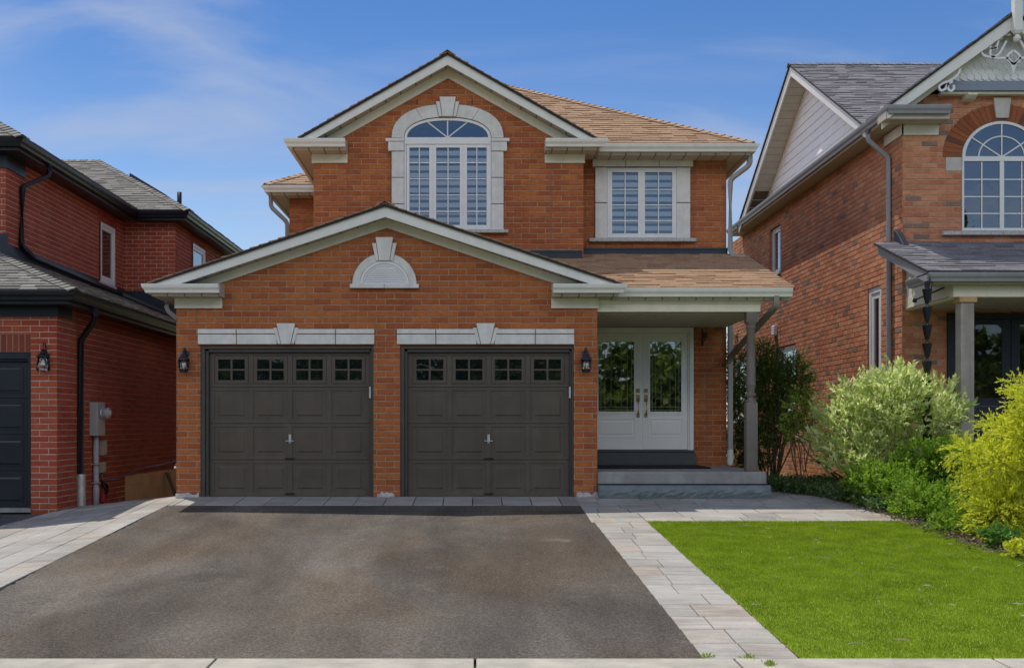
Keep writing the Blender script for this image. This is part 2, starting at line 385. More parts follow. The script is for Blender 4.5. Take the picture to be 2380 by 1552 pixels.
# ------------------------------------------------------------------ mesh helpers
class MB:
    def __init__(s): s.v = []; s.f = []; s.m = []; s.mi = 0
    def add(s, vs, fs):
        o = len(s.v); s.v.extend([tuple(p) for p in vs])
        for f in fs: s.f.append([i + o for i in f]); s.m.append(s.mi)
        return s
    def box(s, x0, x1, y0, y1, z0, z1):
        x0, x1 = min(x0, x1), max(x0, x1); y0, y1 = min(y0, y1), max(y0, y1); z0, z1 = min(z0, z1), max(z0, z1)
        return s.add([(x0, y0, z0), (x1, y0, z0), (x1, y1, z0), (x0, y1, z0), (x0, y0, z1), (x1, y0, z1), (x1, y1, z1), (x0, y1, z1)],
                     [(0, 3, 2, 1), (4, 5, 6, 7), (0, 1, 5, 4), (1, 2, 6, 5), (2, 3, 7, 6), (3, 0, 4, 7)])
    def prism(s, poly, axis, a0, a1):
        def p3(p, a):
            return (p[0], a, p[1]) if axis == 'y' else (a, p[0], p[1]) if axis == 'x' else (p[0], p[1], a)
        n = len(poly)
        vs = [p3(p, a0) for p in poly] + [p3(p, a1) for p in poly]
        fs = [tuple(range(n)), tuple(range(n, 2 * n))] + [(i, (i + 1) % n, n + (i + 1) % n, n + i) for i in range(n)]
        return s.add(vs, fs)
    def frustum(s, x0, x1, z0, z1, y0, inset, y1):
        """raised panel facing -y"""
        a = [(x0, y0, z0), (x1, y0, z0), (x1, y0, z1), (x0, y0, z1)]
        b = [(x0 + inset, y1, z0 + inset), (x1 - inset, y1, z0 + inset), (x1 - inset, y1, z1 - inset), (x0 + inset, y1, z1 - inset)]
        return s.add(a + b, [(4, 5, 6, 7)] + [(i, (i + 1) % 4, 4 + (i + 1) % 4, 4 + i) for i in range(4)])
    def band(s, outer, inner, axis, a0, a1):
        """solid strip between two open lines of equal length, pulled along an axis"""
        for i in range(len(outer) - 1):
            s.prism([outer[i], outer[i + 1], inner[i + 1], inner[i]], axis, a0, a1)
        return s
    def sweep(s, path, prof, up=(0, 0, 1), closed_ends=True, scale=None):
        P = [Vector(p) for p in path]; n = len(P); k = len(prof); rings = []
        upv = Vector(up)
        for i, p in enumerate(P):
            t0 = (P[i] - P[i - 1]).normalized() if i > 0 else None
            t1 = (P[i + 1] - P[i]).normalized() if i < n - 1 else None
            t = t0 if t1 is None else t1 if t0 is None else (t0 + t1)
            t.normalize()
            sd = t.cross(upv)
            if sd.length < 1e-3: sd = t.cross(Vector((0.0, 1.0, 0.01)) if abs(t.z) > 0.9 else Vector((0, 0, 1)))
            sd.normalize(); nn = sd.cross(t).normalized()
            f = 1.0
            if t0 is not None and t1 is not None: f = min(1.6, 1.0 / max(0.5, t0.dot(t)))
            sc_ = 1.0 if scale is None else scale[i]
            rings.append([tuple(p + sd * a * sc_ * (f if k <= 8 else 1) + nn * b * sc_) for a, b in prof])
        vs = [q for r in rings for q in r]
        fs = []
        for i in range(n - 1):
            for j in range(k):
                fs.append((i * k + j, i * k + (j + 1) % k, (i + 1) * k + (j + 1) % k, (i + 1) * k + j))
        if closed_ends: fs += [tuple(range(k)), tuple(range((n - 1) * k, n * k))]
        return s.add(vs, fs)
    def tube(s, path, r, n=8, scale=None):
        return s.sweep(path, [(r * math.cos(2 * math.pi * i / n), r * math.sin(2 * math.pi * i / n)) for i in range(n)], scale=scale)
    def lathe(s, prof, c, n=16, axis='z'):
        vs = []; fs = []; k = len(prof)
        for i in range(n):
            a = 2 * math.pi * i / n
            for r, h in prof:
                if axis == 'z': vs.append((c[0] + r * math.cos(a), c[1] + r * math.sin(a), c[2] + h))
                elif axis == 'x': vs.append((c[0] + h, c[1] + r * math.cos(a), c[2] + r * math.sin(a)))
                else: vs.append((c[0] + r * math.cos(a), c[1] + h, c[2] + r * math.sin(a)))
        for i in range(n):
            i2 = (i + 1) % n
            for j in range(k - 1): fs.append((i * k + j, i2 * k + j, i2 * k + j + 1, i * k + j + 1))
        fs.append(tuple(i * k for i in range(n))); fs.append(tuple(i * k + k - 1 for i in range(n)))
        return s.add(vs, fs)
    def build(s, name, mats, parent=None, bevel=0.0, smooth=False, world=True):
        me = bpy.data.meshes.new(name)
        me.from_pydata(s.v, [], s.f)
        mats = mats if isinstance(mats, (list, tuple)) else [mats]
        for m in mats: me.materials.append(m)
        if len(mats) > 1: me.polygons.foreach_set('material_index', s.m)
        bm = bmesh.new(); bm.from_mesh(me)
        bmesh.ops.recalc_face_normals(bm, faces=bm.faces)
        bm.to_mesh(me); bm.free()
        if smooth: me.polygons.foreach_set('use_smooth', [True] * len(me.polygons))
        me.update()
        o = bpy.data.objects.new(name, me)
        col.objects.link(o)
        if parent is not None:
            o.parent = parent
            if world and parent.type == 'EMPTY': o.location = -Vector(parent.location)
        if bevel:
            b = o.modifiers.new('bevel', 'BEVEL'); b.width = bevel; b.segments = 2; b.limit_method = 'ANGLE'; b.angle_limit = R(40)
        if smooth:
            try: me.shade_auto_smooth(angle=R(40))
            except Exception: pass
        return o

class Runs(MB):
    """each piece added becomes an object of its own"""
    def __init__(s): s.parts = []; s.mi = 0
    def add(s, vs, fs):
        m = MB(); MB.add(m, vs, fs); s.parts.append(m); return s
    def build(s, name, mats, parent=None, **k): return [m.build(name, mats, parent, **k) for m in s.parts]

def tag(o, label=None, cat=None, group=None, kind=None):
    if label: o['label'] = label
    if cat: o['category'] = cat
    if group: o['group'] = group
    if kind: o['kind'] = kind
    return o
def thing(name, label, cat, loc=(0, 0, 0), group=None):
    o = bpy.data.objects.new(name, None); col.objects.link(o); o.location = loc
    o.empty_display_size = 0.2
    return tag(o, label, cat, group)
def copy_tree(o, parent=None, loc=None):
    c = o.copy(); col.objects.link(c)
    if parent is not None: c.parent = parent
    if loc is not None: c.location = loc
    for ch in list(o.children): copy_tree(ch, c)
    return c
def mesh_np(name, V, Fq, mat, parent=None, world=True):
    """fast mesh from numpy arrays, all faces with the same number of corners"""
    me = bpy.data.meshes.new(name)
    nv, nf, k = len(V), len(Fq), Fq.shape[1]
    me.vertices.add(nv); me.vertices.foreach_set('co', V.astype(np.float32).ravel())
    me.loops.add(nf * k); me.loops.foreach_set('vertex_index', Fq.astype(np.int32).ravel())
    me.polygons.add(nf); me.polygons.foreach_set('loop_start', np.arange(0, nf * k, k, dtype=np.int32))
    me.materials.append(mat); me.update(calc_edges=True); me.validate()
    o = bpy.data.objects.new(name, me); col.objects.link(o)
    if parent is not None:
        o.parent = parent
        if world and parent.type == 'EMPTY': o.location = -Vector(parent.location)
    return o

def wall(mb, axis, c, a0, a1, z0, z1, holes=()):
    """flat wall in the plane axis = c with square openings; each opening (a0, a1, z0, z1, depth) gets its reveals"""
    As = sorted({a0, a1, *[h[0] for h in holes], *[h[1] for h in holes]})
    Zs = sorted({z0, z1, *[h[2] for h in holes], *[h[3] for h in holes]})
    P = (lambda a, d, z: (a, c + d, z)) if axis == 'y' else (lambda a, d, z: (c + d, a, z))
    for i in range(len(As) - 1):
        for j in range(len(Zs) - 1):
            ca, cz = (As[i] + As[i + 1]) / 2, (Zs[j] + Zs[j + 1]) / 2
            if any(h[0] < ca < h[1] and h[2] < cz < h[3] for h in holes): continue
            mb.add([P(As[i], 0, Zs[j]), P(As[i + 1], 0, Zs[j]), P(As[i + 1], 0, Zs[j + 1]), P(As[i], 0, Zs[j + 1])], [(0, 1, 2, 3)])
    for h in holes:
        b0, b1, y0, y1, d = h
        for q in ([(b0, y0), (b0, y1)], [(b1, y0), (b1, y1)], [(b0, y0), (b1, y0)], [(b0, y1), (b1, y1)]):
            mb.add([P(q[0][0], 0, q[0][1]), P(q[1][0], 0, q[1][1]), P(q[1][0], d, q[1][1]), P(q[0][0], d, q[0][1])], [(0, 1, 2, 3)])

def clip(poly, cl):
    """convex clip, both polygons as lists of 2D points; cl counter-clockwise"""
    out = poly
    for i in range(len(cl)):
        a, b = cl[i], cl[(i + 1) % len(cl)]
        inp, out = out, []
        if not inp: return []
        def side(p): return (b[0] - a[0]) * (p[1] - a[1]) - (b[1] - a[1]) * (p[0] - a[0])
        for j in range(len(inp)):
            p, q = inp[j], inp[(j + 1) % len(inp)]
            sp, sq = side(p), side(q)
            if sp >= 0: out.append(p)
            if (sp > 0 and sq < 0) or (sp < 0 and sq > 0):
                t = sp / (sp - sq); out.append((p[0] + t * (q[0] - p[0]), p[1] + t * (q[1] - p[1])))
    return out

def bricks(mb, axis, c, sgn, outline, holes=(), bw=0.267, bh=0.089, shift=0.0, zshift=0.0, seed=1, proud=0.008, joint=0.013):
    """real bricks in running bond on the wall plane axis = c, facing sgn along that axis, kept inside a convex outline and out of the openings"""
    rn = random.Random(seed)
    ar = sum(outline[i][0] * outline[(i + 1) % len(outline)][1] - outline[(i + 1) % len(outline)][0] * outline[i][1] for i in range(len(outline)))
    if ar < 0: outline = outline[::-1]
    a0, a1 = min(p[0] for p in outline), max(p[0] for p in outline); z0, z1 = min(p[1] for p in outline), max(p[1] for p in outline)
    k = math.floor((z0 - zshift) / bh)
    while k * bh + zshift < z1:
        zb = k * bh + zshift + joint / 2; zt = zb + bh - joint
        a = math.floor((a0 - shift) / bw) * bw + shift + (bw / 2 if k % 2 else 0) - bw
        while a < a1:
            j0, j1 = rn.uniform(-0.002, 0.002), rn.uniform(-0.002, 0.002); jz = rn.uniform(-0.0015, 0.0015)
            rects = [(a + joint / 2 + j0, a + bw - joint / 2 + j1, zb + jz, zt + jz)]
            for h in holes:
                nx = []
                for r in rects:
                    if r[1] <= h[0] or r[0] >= h[1] or r[3] <= h[2] or r[2] >= h[3]: nx.append(r); continue
                    if r[0] < h[0]: nx.append((r[0], h[0], r[2], r[3]))
                    if r[1] > h[1]: nx.append((h[1], r[1], r[2], r[3]))
                    m0, m1 = max(r[0], h[0]), min(r[1], h[1])
                    if r[2] < h[2]: nx.append((m0, m1, r[2], h[2]))
                    if r[3] > h[3]: nx.append((m0, m1, h[3], r[3]))
                rects = nx
            for r in rects:
                if r[1] - r[0] < 0.012 or r[3] - r[2] < 0.008: continue
                q = clip([(r[0], r[2]), (r[1], r[2]), (r[1], r[3]), (r[0], r[3])], outline)
                if len(q) < 3: continue
                ca = sum(p[0] for p in q) / len(q); cz = sum(p[1] for p in q) / len(q)
                pr = proud + rn.uniform(-0.002, 0.002); ta, tz = rn.uniform(-0.008, 0.008), rn.uniform(-0.015, 0.015)
                n = len(q); vs = []
                def p3(u, z, o): return (u, c + sgn * o, z) if axis == 'y' else (c + sgn * o, u, z)
                for u, z in q: vs.append(p3(u, z, -0.004))
                for u, z in q: vs.append(p3(u, z, pr - 0.005))
                for u, z in q:
                    du, dz = ca - u, cz - z
                    u2 = u + math.copysign(min(abs(du), 0.0045), du); z2 = z + math.copysign(min(abs(dz), 0.0045), dz)
                    vs.append(p3(u2, z2, pr + (u - ca) * ta + (z - cz) * tz))
                mb.add(vs, [tuple(range(2 * n, 3 * n))] + [(i, (i + 1) % n, n + (i + 1) % n, n + i) for i in range(n)] + [(n + i, n + (i + 1) % n, 2 * n + (i + 1) % n, 2 * n + i) for i in range(n)])
            a += bw
        k += 1

def shingles(mb, pts, eave, seed=1, expo=0.145, wmin=0.15, wmax=0.38, thick=0.011, deck=0.03):
    """courses of overlapping shingle tabs laid over a flat convex roof plane"""
    rn = random.Random(seed)
    P = [Vector(p) for p in pts]
    n = (P[1] - P[0]).cross(P[2] - P[0]).normalized()
    if n.z < 0: n = -n
    u = Vector(eave).normalized(); v = n.cross(u).normalized()
    if v.z < 0: u = -u; v = n.cross(u).normalized()
    o = P[0]
    poly = [((p - o).dot(u), (p - o).dot(v)) for p in P]
    area = sum(poly[i][0] * poly[(i + 1) % len(poly)][1] - poly[(i + 1) % len(poly)][0] * poly[i][1] for i in range(len(poly)))
    if area < 0: poly = poly[::-1]
    a0, a1 = min(p[0] for p in poly), max(p[0] for p in poly); b0, b1 = min(p[1] for p in poly), max(p[1] for p in poly)
    mb.mi = 1
    k = len(poly)
    mb.add([o + u * p[0] + v * p[1] for p in poly] + [o + u * p[0] + v * p[1] - n * deck for p in poly],
           [tuple(range(k)), tuple(range(k, 2 * k))] + [(i, (i + 1) % k, k + (i + 1) % k, k + i) for i in range(k)])
    mb.mi = 0
    r = 0; b = b0 - 0.02
    while b < b1:
        a = a0 - rn.random() * wmax
        while a < a1:
            w = rn.uniform(wmin, wmax)
            top = b + expo + 0.03
            q = clip([(a + 0.002, b + rn.uniform(-0.004, 0.004)), (a + w, b + rn.uniform(-0.004, 0.004)), (a + w, top), (a + 0.002, top)], poly)
            if len(q) >= 3:
                t0 = thick + rn.choice((0.0, 0.0, 0.006, 0.010)) + rn.uniform(0, 0.002)
                def off(pb): return 0.002 + t0 * max(0.0, 1 - (pb - b) / (expo + 0.03))
                m = len(q)
                vs = [o + u * p[0] + v * p[1] + n * (off(p[1]) + 0.003) for p in q] + [o + u * p[0] + v * p[1] + n * 0.0005 for p in q]
                mb.add(vs, [tuple(range(m))] + [(i, (i + 1) % m, m + (i + 1) % m, m + i) for i in range(m)])
            a += w
        b += expo; r += 1

def caps(mb, p0, p1, na, nb, w=0.13, expo=0.15, seed=3):
    """row of folded cap shingles along a ridge or hip"""
    rn = random.Random(seed)
    p0, p1 = Vector(p0), Vector(p1); d = (p1 - p0); L = d.length; d.normalize()
    na, nb = Vector(na).normalized(), Vector(nb).normalized()
    sa = na.cross(d); sb = nb.cross(d)
    if sa.dot(nb) < 0: sa = -sa
    sa = -sa if sa.z > 0 else sa
    sb = -sb if sb.z > 0 else sb
    mid = (na + nb).normalized()
    mb.mi = 0
    t = -0.02
    while t < L:
        e = min(L, t + expo + 0.04); h0 = 0.026 + rn.uniform(0, 0.004); h1 = 0.014
        A = p0 + d * t; B = p0 + d * e
        vs = [A + sa * w + na * h0, A + mid * h0 * 1.25, A + sb * w + nb * h0, B + sa * w + na * h1, B + mid * h1 * 1.25, B + sb * w + nb * h1,
              A + sa * w, A + sb * w]
        mb.add(vs, [(0, 1, 4, 3), (1, 2, 5, 4), (0, 6, 1), (1, 7, 2)])
        t += expo

def gutter(mb, p0, p1, out, m0=0.0, m1=0.0, h=0.125, w=0.12):
    """K-style gutter from p0 to p1 (bottom back edge), profile pointing along out; m0/m1 mitre the ends"""
    prof = [(0, 0), (w * 0.6, 0), (w * 0.68, h * 0.3), (w * 0.92, h * 0.58), (w * 0.98, h * 0.8), (w, h * 0.86), (w, h), (w * 0.9, h), (w * 0.88, h * 0.93), (0, h * 0.93)]
    p0, p1, out = Vector(p0), Vector(p1), Vector(out).normalized(); d = (p1 - p0).normalized(); k = len(prof)
    vs = [p0 - d * (m0 * o) + out * o + Vector((0, 0, z)) for o, z in prof] + [p1 + d * (m1 * o) + out * o + Vector((0, 0, z)) for o, z in prof]
    mb.add(vs, [tuple(range(k)), tuple(range(k, 2 * k))] + [(i, (i + 1) % k, k + (i + 1) % k, k + i) for i in range(k)])

DSP = [(-0.04, -0.03), (-0.03, -0.036), (0.03, -0.036), (0.04, -0.03), (0.04, 0.03), (0.03, 0.036), (-0.03, 0.036), (-0.04, 0.03)]
def bend(path, r=0.08, n=4):
    """round the corners of a polyline"""
    P = [Vector(p) for p in path]; out = [P[0]]
    for i in range(1, len(P) - 1):
        a, b, c = P[i - 1], P[i], P[i + 1]
        r1 = min(r, (a - b).length * 0.45, (c - b).length * 0.45)
        s, e = b + (a - b).normalized() * r1, b + (c - b).normalized() * r1
        for k in range(n + 1):
            t = k / n
            out.append(s * (1 - t) ** 2 + b * 2 * t * (1 - t) + e * t ** 2)
    out.append(P[-1])
    return [tuple(p) for p in out]

def arc(cx, cz, rx, rz, a0, a1, n, p=2.0):
    out = []
    for i in range(n + 1):
        a = R(a0 + (a1 - a0) * i / n); c, s_ = math.cos(a), math.sin(a)
        out.append((cx + rx * math.copysign(abs(c) ** (2 / p), c), cz + rz * math.copysign(abs(s_) ** (2 / p), s_)))
    return out

def keystone(mb, xc, z0, z1, wt, wb, y0, y1, ws=0.05, drop=0.075):
    """tapered key block with a narrow wing on either side, facing -y"""
    mb.prism([(xc - wb / 2, z0), (xc + wb / 2, z0), (xc + wt / 2, z1), (xc - wt / 2, z1)], 'y', y0, y1)
    g = 0.008; zt = z1 - drop; k = (zt - z0) / (z1 - z0)
    wk = wb + (wt - wb) * k
    for s_ in (-1, 1):
        a, b = xc + s_ * (wb / 2 + g), xc + s_ * (wk / 2 + g)
        mb.prism([(a, z0 + 0.002), (a + s_ * ws * 0.85, z0 + 0.002), (b + s_ * ws * 1.15, zt), (b, zt)], 'y', y0 + 0.012, y1)

# ================================================================== THE GROUND
def gz(x, y):
    t = max(0.0, -y)
    z = -0.066 * min(t, 8.72) - 0.02 * min(max(0.0, t - 8.72), 2.0)
    if t > 12.2: z -= 0.12
    if x < -4.3:
        z -= 0.10 * min(-4.3 - x, 1.75) * max(0.0, 1 - max(0.0, t - 3.5) / 5.0)
        if y > 0.9: z -= min(0.16 * (y - 0.9), 0.45)
    return z
def sheet(name, x0, x1, y0, y1, nx, ny, off, mat, fn=None, thick=0.0):
    xs = np.linspace(x0, x1, nx + 1); ys = np.linspace(y0, y1, ny + 1)
    mb = MB(); vs = []
    for y in ys:
        for x in xs:
            xx = x if fn is None else fn(x, y)
            vs.append((xx, y, gz(xx, y) + off))
    fs = [(j * (nx + 1) + i, j * (nx + 1) + i + 1, (j + 1) * (nx + 1) + i + 1, (j + 1) * (nx + 1) + i) for j in range(ny) for i in range(nx)]
    mb.add(vs, fs)
    return mb.build(name, mat)

# soil
def soil_mat():
    m, nt, b = mat_new('garden_soil')
    p = pos(nt)
    c = ramp(nt, noise(nt, p, 9, 6, 0.7), [(0.3, (0.05, 0.034, 0.022)), (0.55, (0.10, 0.072, 0.048)), (0.75, (0.17, 0.135, 0.10))])
    nt.links.new(c, b.inputs['Base Color']); b.inputs['Roughness'].default_value = 0.95
    bn = nd(nt, 'ShaderNodeBump', None, Height=noise(nt, p, 40, 6, 0.7), Strength=1.0, Distance=0.03)
    nt.links.new(bn.outputs[0], b.inputs['Normal'])
    return m
M['soil'] = soil_mat()
def turf_mat():
    m, nt, b = mat_new('distant_turf')
    c = ramp(nt, noise(nt, pos(nt), 3, 6, 0.7), [(0.3, (0.045, 0.085, 0.016)), (0.7, (0.085, 0.14, 0.03))])
    nt.links.new(c, b.inputs['Base Color']); b.inputs['Roughness'].default_value = 0.95
    return m
M['turf'] = turf_mat()
xs = [-160, -80, -40, -20, -12, -9, -7.5, -6.5, -6, -5.5, -5, -4.6, -4.3, -4, -2, 0, 2, 4, 6, 8, 12, 20, 40, 80, 160]
ys = [-160, -80, -40, -25, -18, -13, -12.2, -12.1, -10.8, -8.8, -7, -5, -3.5, -2, -1, 0, 0.9, 1.5, 2.2, 3, 4, 6, 9, 14, 20, 40, 80, 200]
mb = MB()
mb.add([(x, y, gz(x, y) - 0.05) for y in ys for x in xs],
       [(j * len(xs) + i, j * len(xs) + i + 1, (j + 1) * len(xs) + i + 1, (j + 1) * len(xs) + i) for j in range(len(ys) - 1) for i in range(len(xs) - 1)])
tag(mb.build('ground', M['turf']), kind='structure')

# asphalt
def asphalt_mat(name, lo, hi, warm):
    m, nt, b = mat_new(name)
    p = pos(nt)
    big = noise(nt, mapping(nt, p, (0.9, 0.5, 1)), 0.85, 5, 0.6, 0.6)
    c = ramp(nt, big, [(0.32, lo), (0.5, tuple((a + b_) / 2 for a, b_ in zip(lo, hi))), (0.68, hi)])
    trk = noise(nt, mapping(nt, p, (1.5, 0.16, 1), (2, 7, 0)), 1.1, 5, 0.6, 0.3)
    c = mul(nt, c, ramp(nt, trk, [(0.34, (0.80, 0.79, 0.78)), (0.66, (1.18, 1.17, 1.16))]))
    st = noise(nt, mapping(nt, p, (0.8, 0.5, 1), (5, 2, 0)), 0.6, 4, 0.6, 0.5)
    c = mul(nt, c, ramp(nt, st, [(0.42, (1, 1, 1)), (0.65, warm)]))
    fine = noise(nt, p, 38, 7, 0.85)
    c = mul(nt, c, ramp(nt, fine, [(0.33, (0.28, 0.28, 0.28)), (0.5, (0.92, 0.92, 0.91)), (0.66, (1.95, 1.92, 1.84))]))
    vo = nd(nt, 'ShaderNodeTexVoronoi', None, Vector=p, Scale=80.0)
    spk = mth(nt, 'MULTIPLY', mth(nt, 'LESS_THAN', vo.outputs['Distance'], 0.28), mth(nt, 'GREATER_THAN', nd(nt, 'ShaderNodeSeparateColor', None, i0=vo.outputs['Color']).outputs[0], 0.62))
    c = mul(nt, c, (0.34, 0.31, 0.28), mth(nt, 'MULTIPLY', spk, 0.55), 'MIX')
    pale = noise(nt, mapping(nt, p, (1.2, 1.4, 1), (1.3, 0.4, 0)), 1.7, 7, 0.78)
    c = mul(nt, c, (0.26, 0.235, 0.20), ramp(nt, pale, [(0.61, (0, 0, 0)), (0.72, (0.5, 0.5, 0.5))]), 'MIX')
    nt.links.new(c, b.inputs['Base Color'])
    b.inputs['Roughness'].default_value = 0.85; b.inputs['Specular IOR Level'].default_value = 0.3
    bn = nd(nt, 'ShaderNodeBump', None, Height=mth(nt, 'ADD', fine, mth(nt, 'MULTIPLY', noise(nt, p, 30, 3), 0.6)), Strength=0.8, Distance=0.012)
    nt.links.new(bn.outputs[0], b.inputs['Normal'])
    return m
M['asphalt'] = asphalt_mat('driveway_asphalt', (0.062, 0.053, 0.044), (0.145, 0.127, 0.106), (0.84, 0.69, 0.53))
M['asphalt_n'] = asphalt_mat('street_asphalt', (0.085, 0.085, 0.09), (0.125, 0.125, 0.13), (0.95, 0.95, 0.95))
def dl(y): return -4.33 + 0.03 * math.sin(y * 1.7)
def dr(y): return 1.46 + (-y - 0.9) * 0.0165
def drive_x(x, y):
    e = 0.012 * math.sin(y * 23.1) + 0.01 * math.sin(y * 51.7)
    return (dl(y) + e) + (x + 4.33) / 5.79 * (dr(y) - dl(y) + 0.04)
tag(sheet('driveway', -4.33, 1.46, -8.74, -0.9, 24, 110, 0.0, M['asphalt'], drive_x), kind='structure')
tag(sheet('driveway', -11.0, -5.88, -8.74, -0.4, 20, 20, -0.02, M['asphalt_n']), kind='structure')
tag(sheet('road', -90, 90, -22, -12.3, 20, 4, 0.0, M['asphalt_n']), kind='structure')

# concrete pavement in tooled slabs
M['pavement'] = simple('pavement_concrete', (0.42, 0.39, 0.325), 0.9, 0.22, 3.5, 0.5, 130)
mb = MB()
x = -43.5
while x < 44:
    for y0, y1 in ((-10.25, -8.76),):
        vs = []
        for (a, b_) in ((x + 0.006, y0), (x + 1.802, y0), (x + 1.802, y1), (x + 0.006, y1)): vs.append((a, b_, gz(a, b_) + 0.012))
        mb.add(vs + [(q[0], q[1], q[2] - 0.12) for q in vs], [(0, 1, 2, 3), (0, 4, 5, 1), (1, 5, 6, 2), (2, 6, 7, 3), (3, 7, 4, 0)])
    x += 1.8125
tag(mb.build('pavement', M['pavement'], bevel=0.008), kind='structure')

# paving slabs
def paver_mat():
    m, nt, b = mat_new('paving_slab')
    g = nd(nt, 'ShaderNodeNewGeometry')
    c = ramp(nt, g.outputs['Random Per Island'], [(0, (0.30, 0.288, 0.26)), (0.35, (0.40, 0.383, 0.345)), (0.7, (0.36, 0.348, 0.32)), (0.85, (0.37, 0.32, 0.265)), (1, (0.44, 0.42, 0.38))])
    w = noise(nt, mapping(nt, g.outputs['Position'], (1.2, 9, 1), (0, 0, 0), (0, 0, 0.05)), 1.6, 6, 0.65, 0.8)
    c = mul(nt, c, ramp(nt, w, [(0.3, (0.76, 0.74, 0.72)), (0.7, (1.16, 1.16, 1.16))]))
    c = mul(nt, c, ramp(nt, noise(nt, g.outputs['Position'], 60, 5, 0.7), [(0.3, (0.88, 0.88, 0.88)), (0.7, (1.1, 1.1, 1.1))]))
    c = mul(nt, c, ramp(nt, noise(nt, mapping(nt, g.outputs['Position'], (1, 1, 1), (4, 1, 0)), 1.3, 5, 0.65), [(0.4, (1.05, 1.05, 1.05)), (0.72, (0.78, 0.77, 0.75))]))
    nt.links.new(c, b.inputs['Base Color'])
    b.inputs['Roughness'].default_value = 0.8; b.inputs['Specular IOR Level'].default_value = 0.3
    bn = nd(nt, 'ShaderNodeBump', None, Height=noise(nt, g.outputs['Position'], 35, 5, 0.65), Strength=0.35, Distance=0.008)
    nt.links.new(bn.outputs[0], b.inputs['Normal'])
    return m
M['paver'] = paver_mat()
M['sand'] = simple('jointing_sand', (0.075, 0.06, 0.045), 0.95, 0.3, 20)
def slab(mb, q, rn, off=0.006):
    if len(q) < 3: return
    cxm = sum(p[0] for p in q) / len(q); cym = sum(p[1] for p in q) / len(q)
    lift = rn.uniform(-0.0015, 0.002); k = len(q)
    def ins(p, d):
        vx, vy = cxm - p[0], cym - p[1]; l = math.hypot(vx, vy) + 1e-6
        return (p[0] + vx / l * d, p[1] + vy / l * d)
    top = [ins(p, 0.007) for p in q]
    vs = [(p[0], p[1], gz(*p) + off + lift) for p in top] + [(p[0], p[1], gz(*p) + off + lift - 0.005) for p in q] + [(p[0], p[1], gz(*p) - 0.04) for p in q]
    fs = [tuple(range(k))] + [(i, (i + 1) % k, k + (i + 1) % k, k + i) for i in range(k)] + [(k + i, k + (i + 1) % k, 2 * k + (i + 1) % k, 2 * k + i) for i in range(k)]
    mb.add(vs, fs)
def lay(mb, poly, rows_dir, r0, r1, row, lens, a0, a1, seed, off=0.006):
    rn = random.Random(seed)
    b = r0
    while b < r1 - 1e-6:
        a = a0 - rn.random() * lens[0]
        while a < a1:
            w = rn.choice(lens); g = 0.006
            q = [(a + g, b + g), (a + w - g, b + g), (a + w - g, b + row - g), (a + g, b + row - g)]
            if rows_dir == 'y': q = [(p[1], p[0]) for p in q][::-1]
            q = clip(q, poly)
            slab(mb, q, rn, off)
            a += w
        b += row
mb = MB()
# strip beside the drive: two slabs to a row
rn = random.Random(5); y = -8.74
while y < -2.46:
    xl, xr = dr(y) + 0.012, dr(y) + 0.69
    sp = xl + (xr - xl) * rn.choice((0.36, 0.4, 0.6, 0.64, 0.5))
    for a, b_ in ((xl, sp), (sp, xr)):
        g = 0.004
        slab(mb, [(a + g, y + g), (b_ - g, y + g), (b_ - g, y + 0.418 - g), (a + g, y + 0.418 - g)], rn)
    y += 0.418
PW = (0.42, 0.63, 0.84, 0.55)
lay(mb, [(1.47, -2.46), (5.46, -2.34), (5.42, -1.0), (5.25, -0.02), (1.47, -0.02)], 'x', -2.46, -0.02, 0.41, PW, 1.3, 5.5, 8)
lay(mb, [(4.32, -0.02), (5.25, -0.02), (4.85, 1.4), (4.32, 1.4)], 'x', -0.02, 1.4, 0.41, PW, 4.2, 5.3, 9)
lay(mb, [(-4.32, -0.89), (1.47, -0.89), (1.47, -0.01), (-4.32, -0.01)], 'x', -0.89, -0.01, 0.88, (0.42,), -4.42, 1.5, 10)
lay(mb, [(-7.4, -8.72), (-4.35, -8.72), (-4.33, 1.0), (-5.95, 1.0)], 'y', -7.45, -4.3, 0.394, (0.4, 0.62, 0.8, 0.55), -8.75, 1.1, 11)
tag(mb.build('path', M['paver']), kind='structure')
for a in ((1.46, 5.5, -2.47, 0.0), (4.3, 5.25, 0.0, 1.4), (-4.33, 1.47, -0.9, 0.0), (-5.95, -4.33, -8.74, 1.02)):
    tag(sheet('path_bedding', *a, 6, 12, -0.022, M['sand']), kind='structure')
tag(sheet('path_bedding', 1.46, 2.15, -8.74, -2.46, 3, 20, -0.022, M['sand'], lambda x, y: dr(y) + (x - 1.46)), kind='structure')

# lawn
def bed_edge(y):
    """where the lawn or path stops and the planting starts"""
    pts = [(-9, 6.6), (-7, 6.2), (-5.6, 5.85), (-4.2, 5.55), (-2.4, 5.45), (-1.0, 5.42), (0, 5.2), (1.4, 4.85), (5, 4.4)]
    for (ya, xa), (yb, xb) in zip(pts, pts[1:]):
        if ya <= y <= yb: return xa + (xb - xa) * (y - ya) / (yb - ya) + 0.03 * math.sin(y * 5.0) + 0.02 * math.sin(y * 13)
    return 5.5
def turf_under():
    m, nt, b = mat_new('lawn_thatch')
    c = ramp(nt, noise(nt, pos(nt), 40, 5, 0.7), [(0.3, (0.13, 0.20, 0.010)), (0.7, (0.21, 0.31, 0.016))])
    nt.links.new(c, b.inputs['Base Color']); b.inputs['Roughness'].default_value = 0.95
    return m
def lawn_left(y): return dr(y) + 0.695
tag(sheet('lawn', 0, 1, -8.74, -2.4, 8, 40, 0.004, turf_under(), lambda x, y: lawn_left(y) + x * (bed_edge(y) + 0.1 - lawn_left(y))), kind='structure')
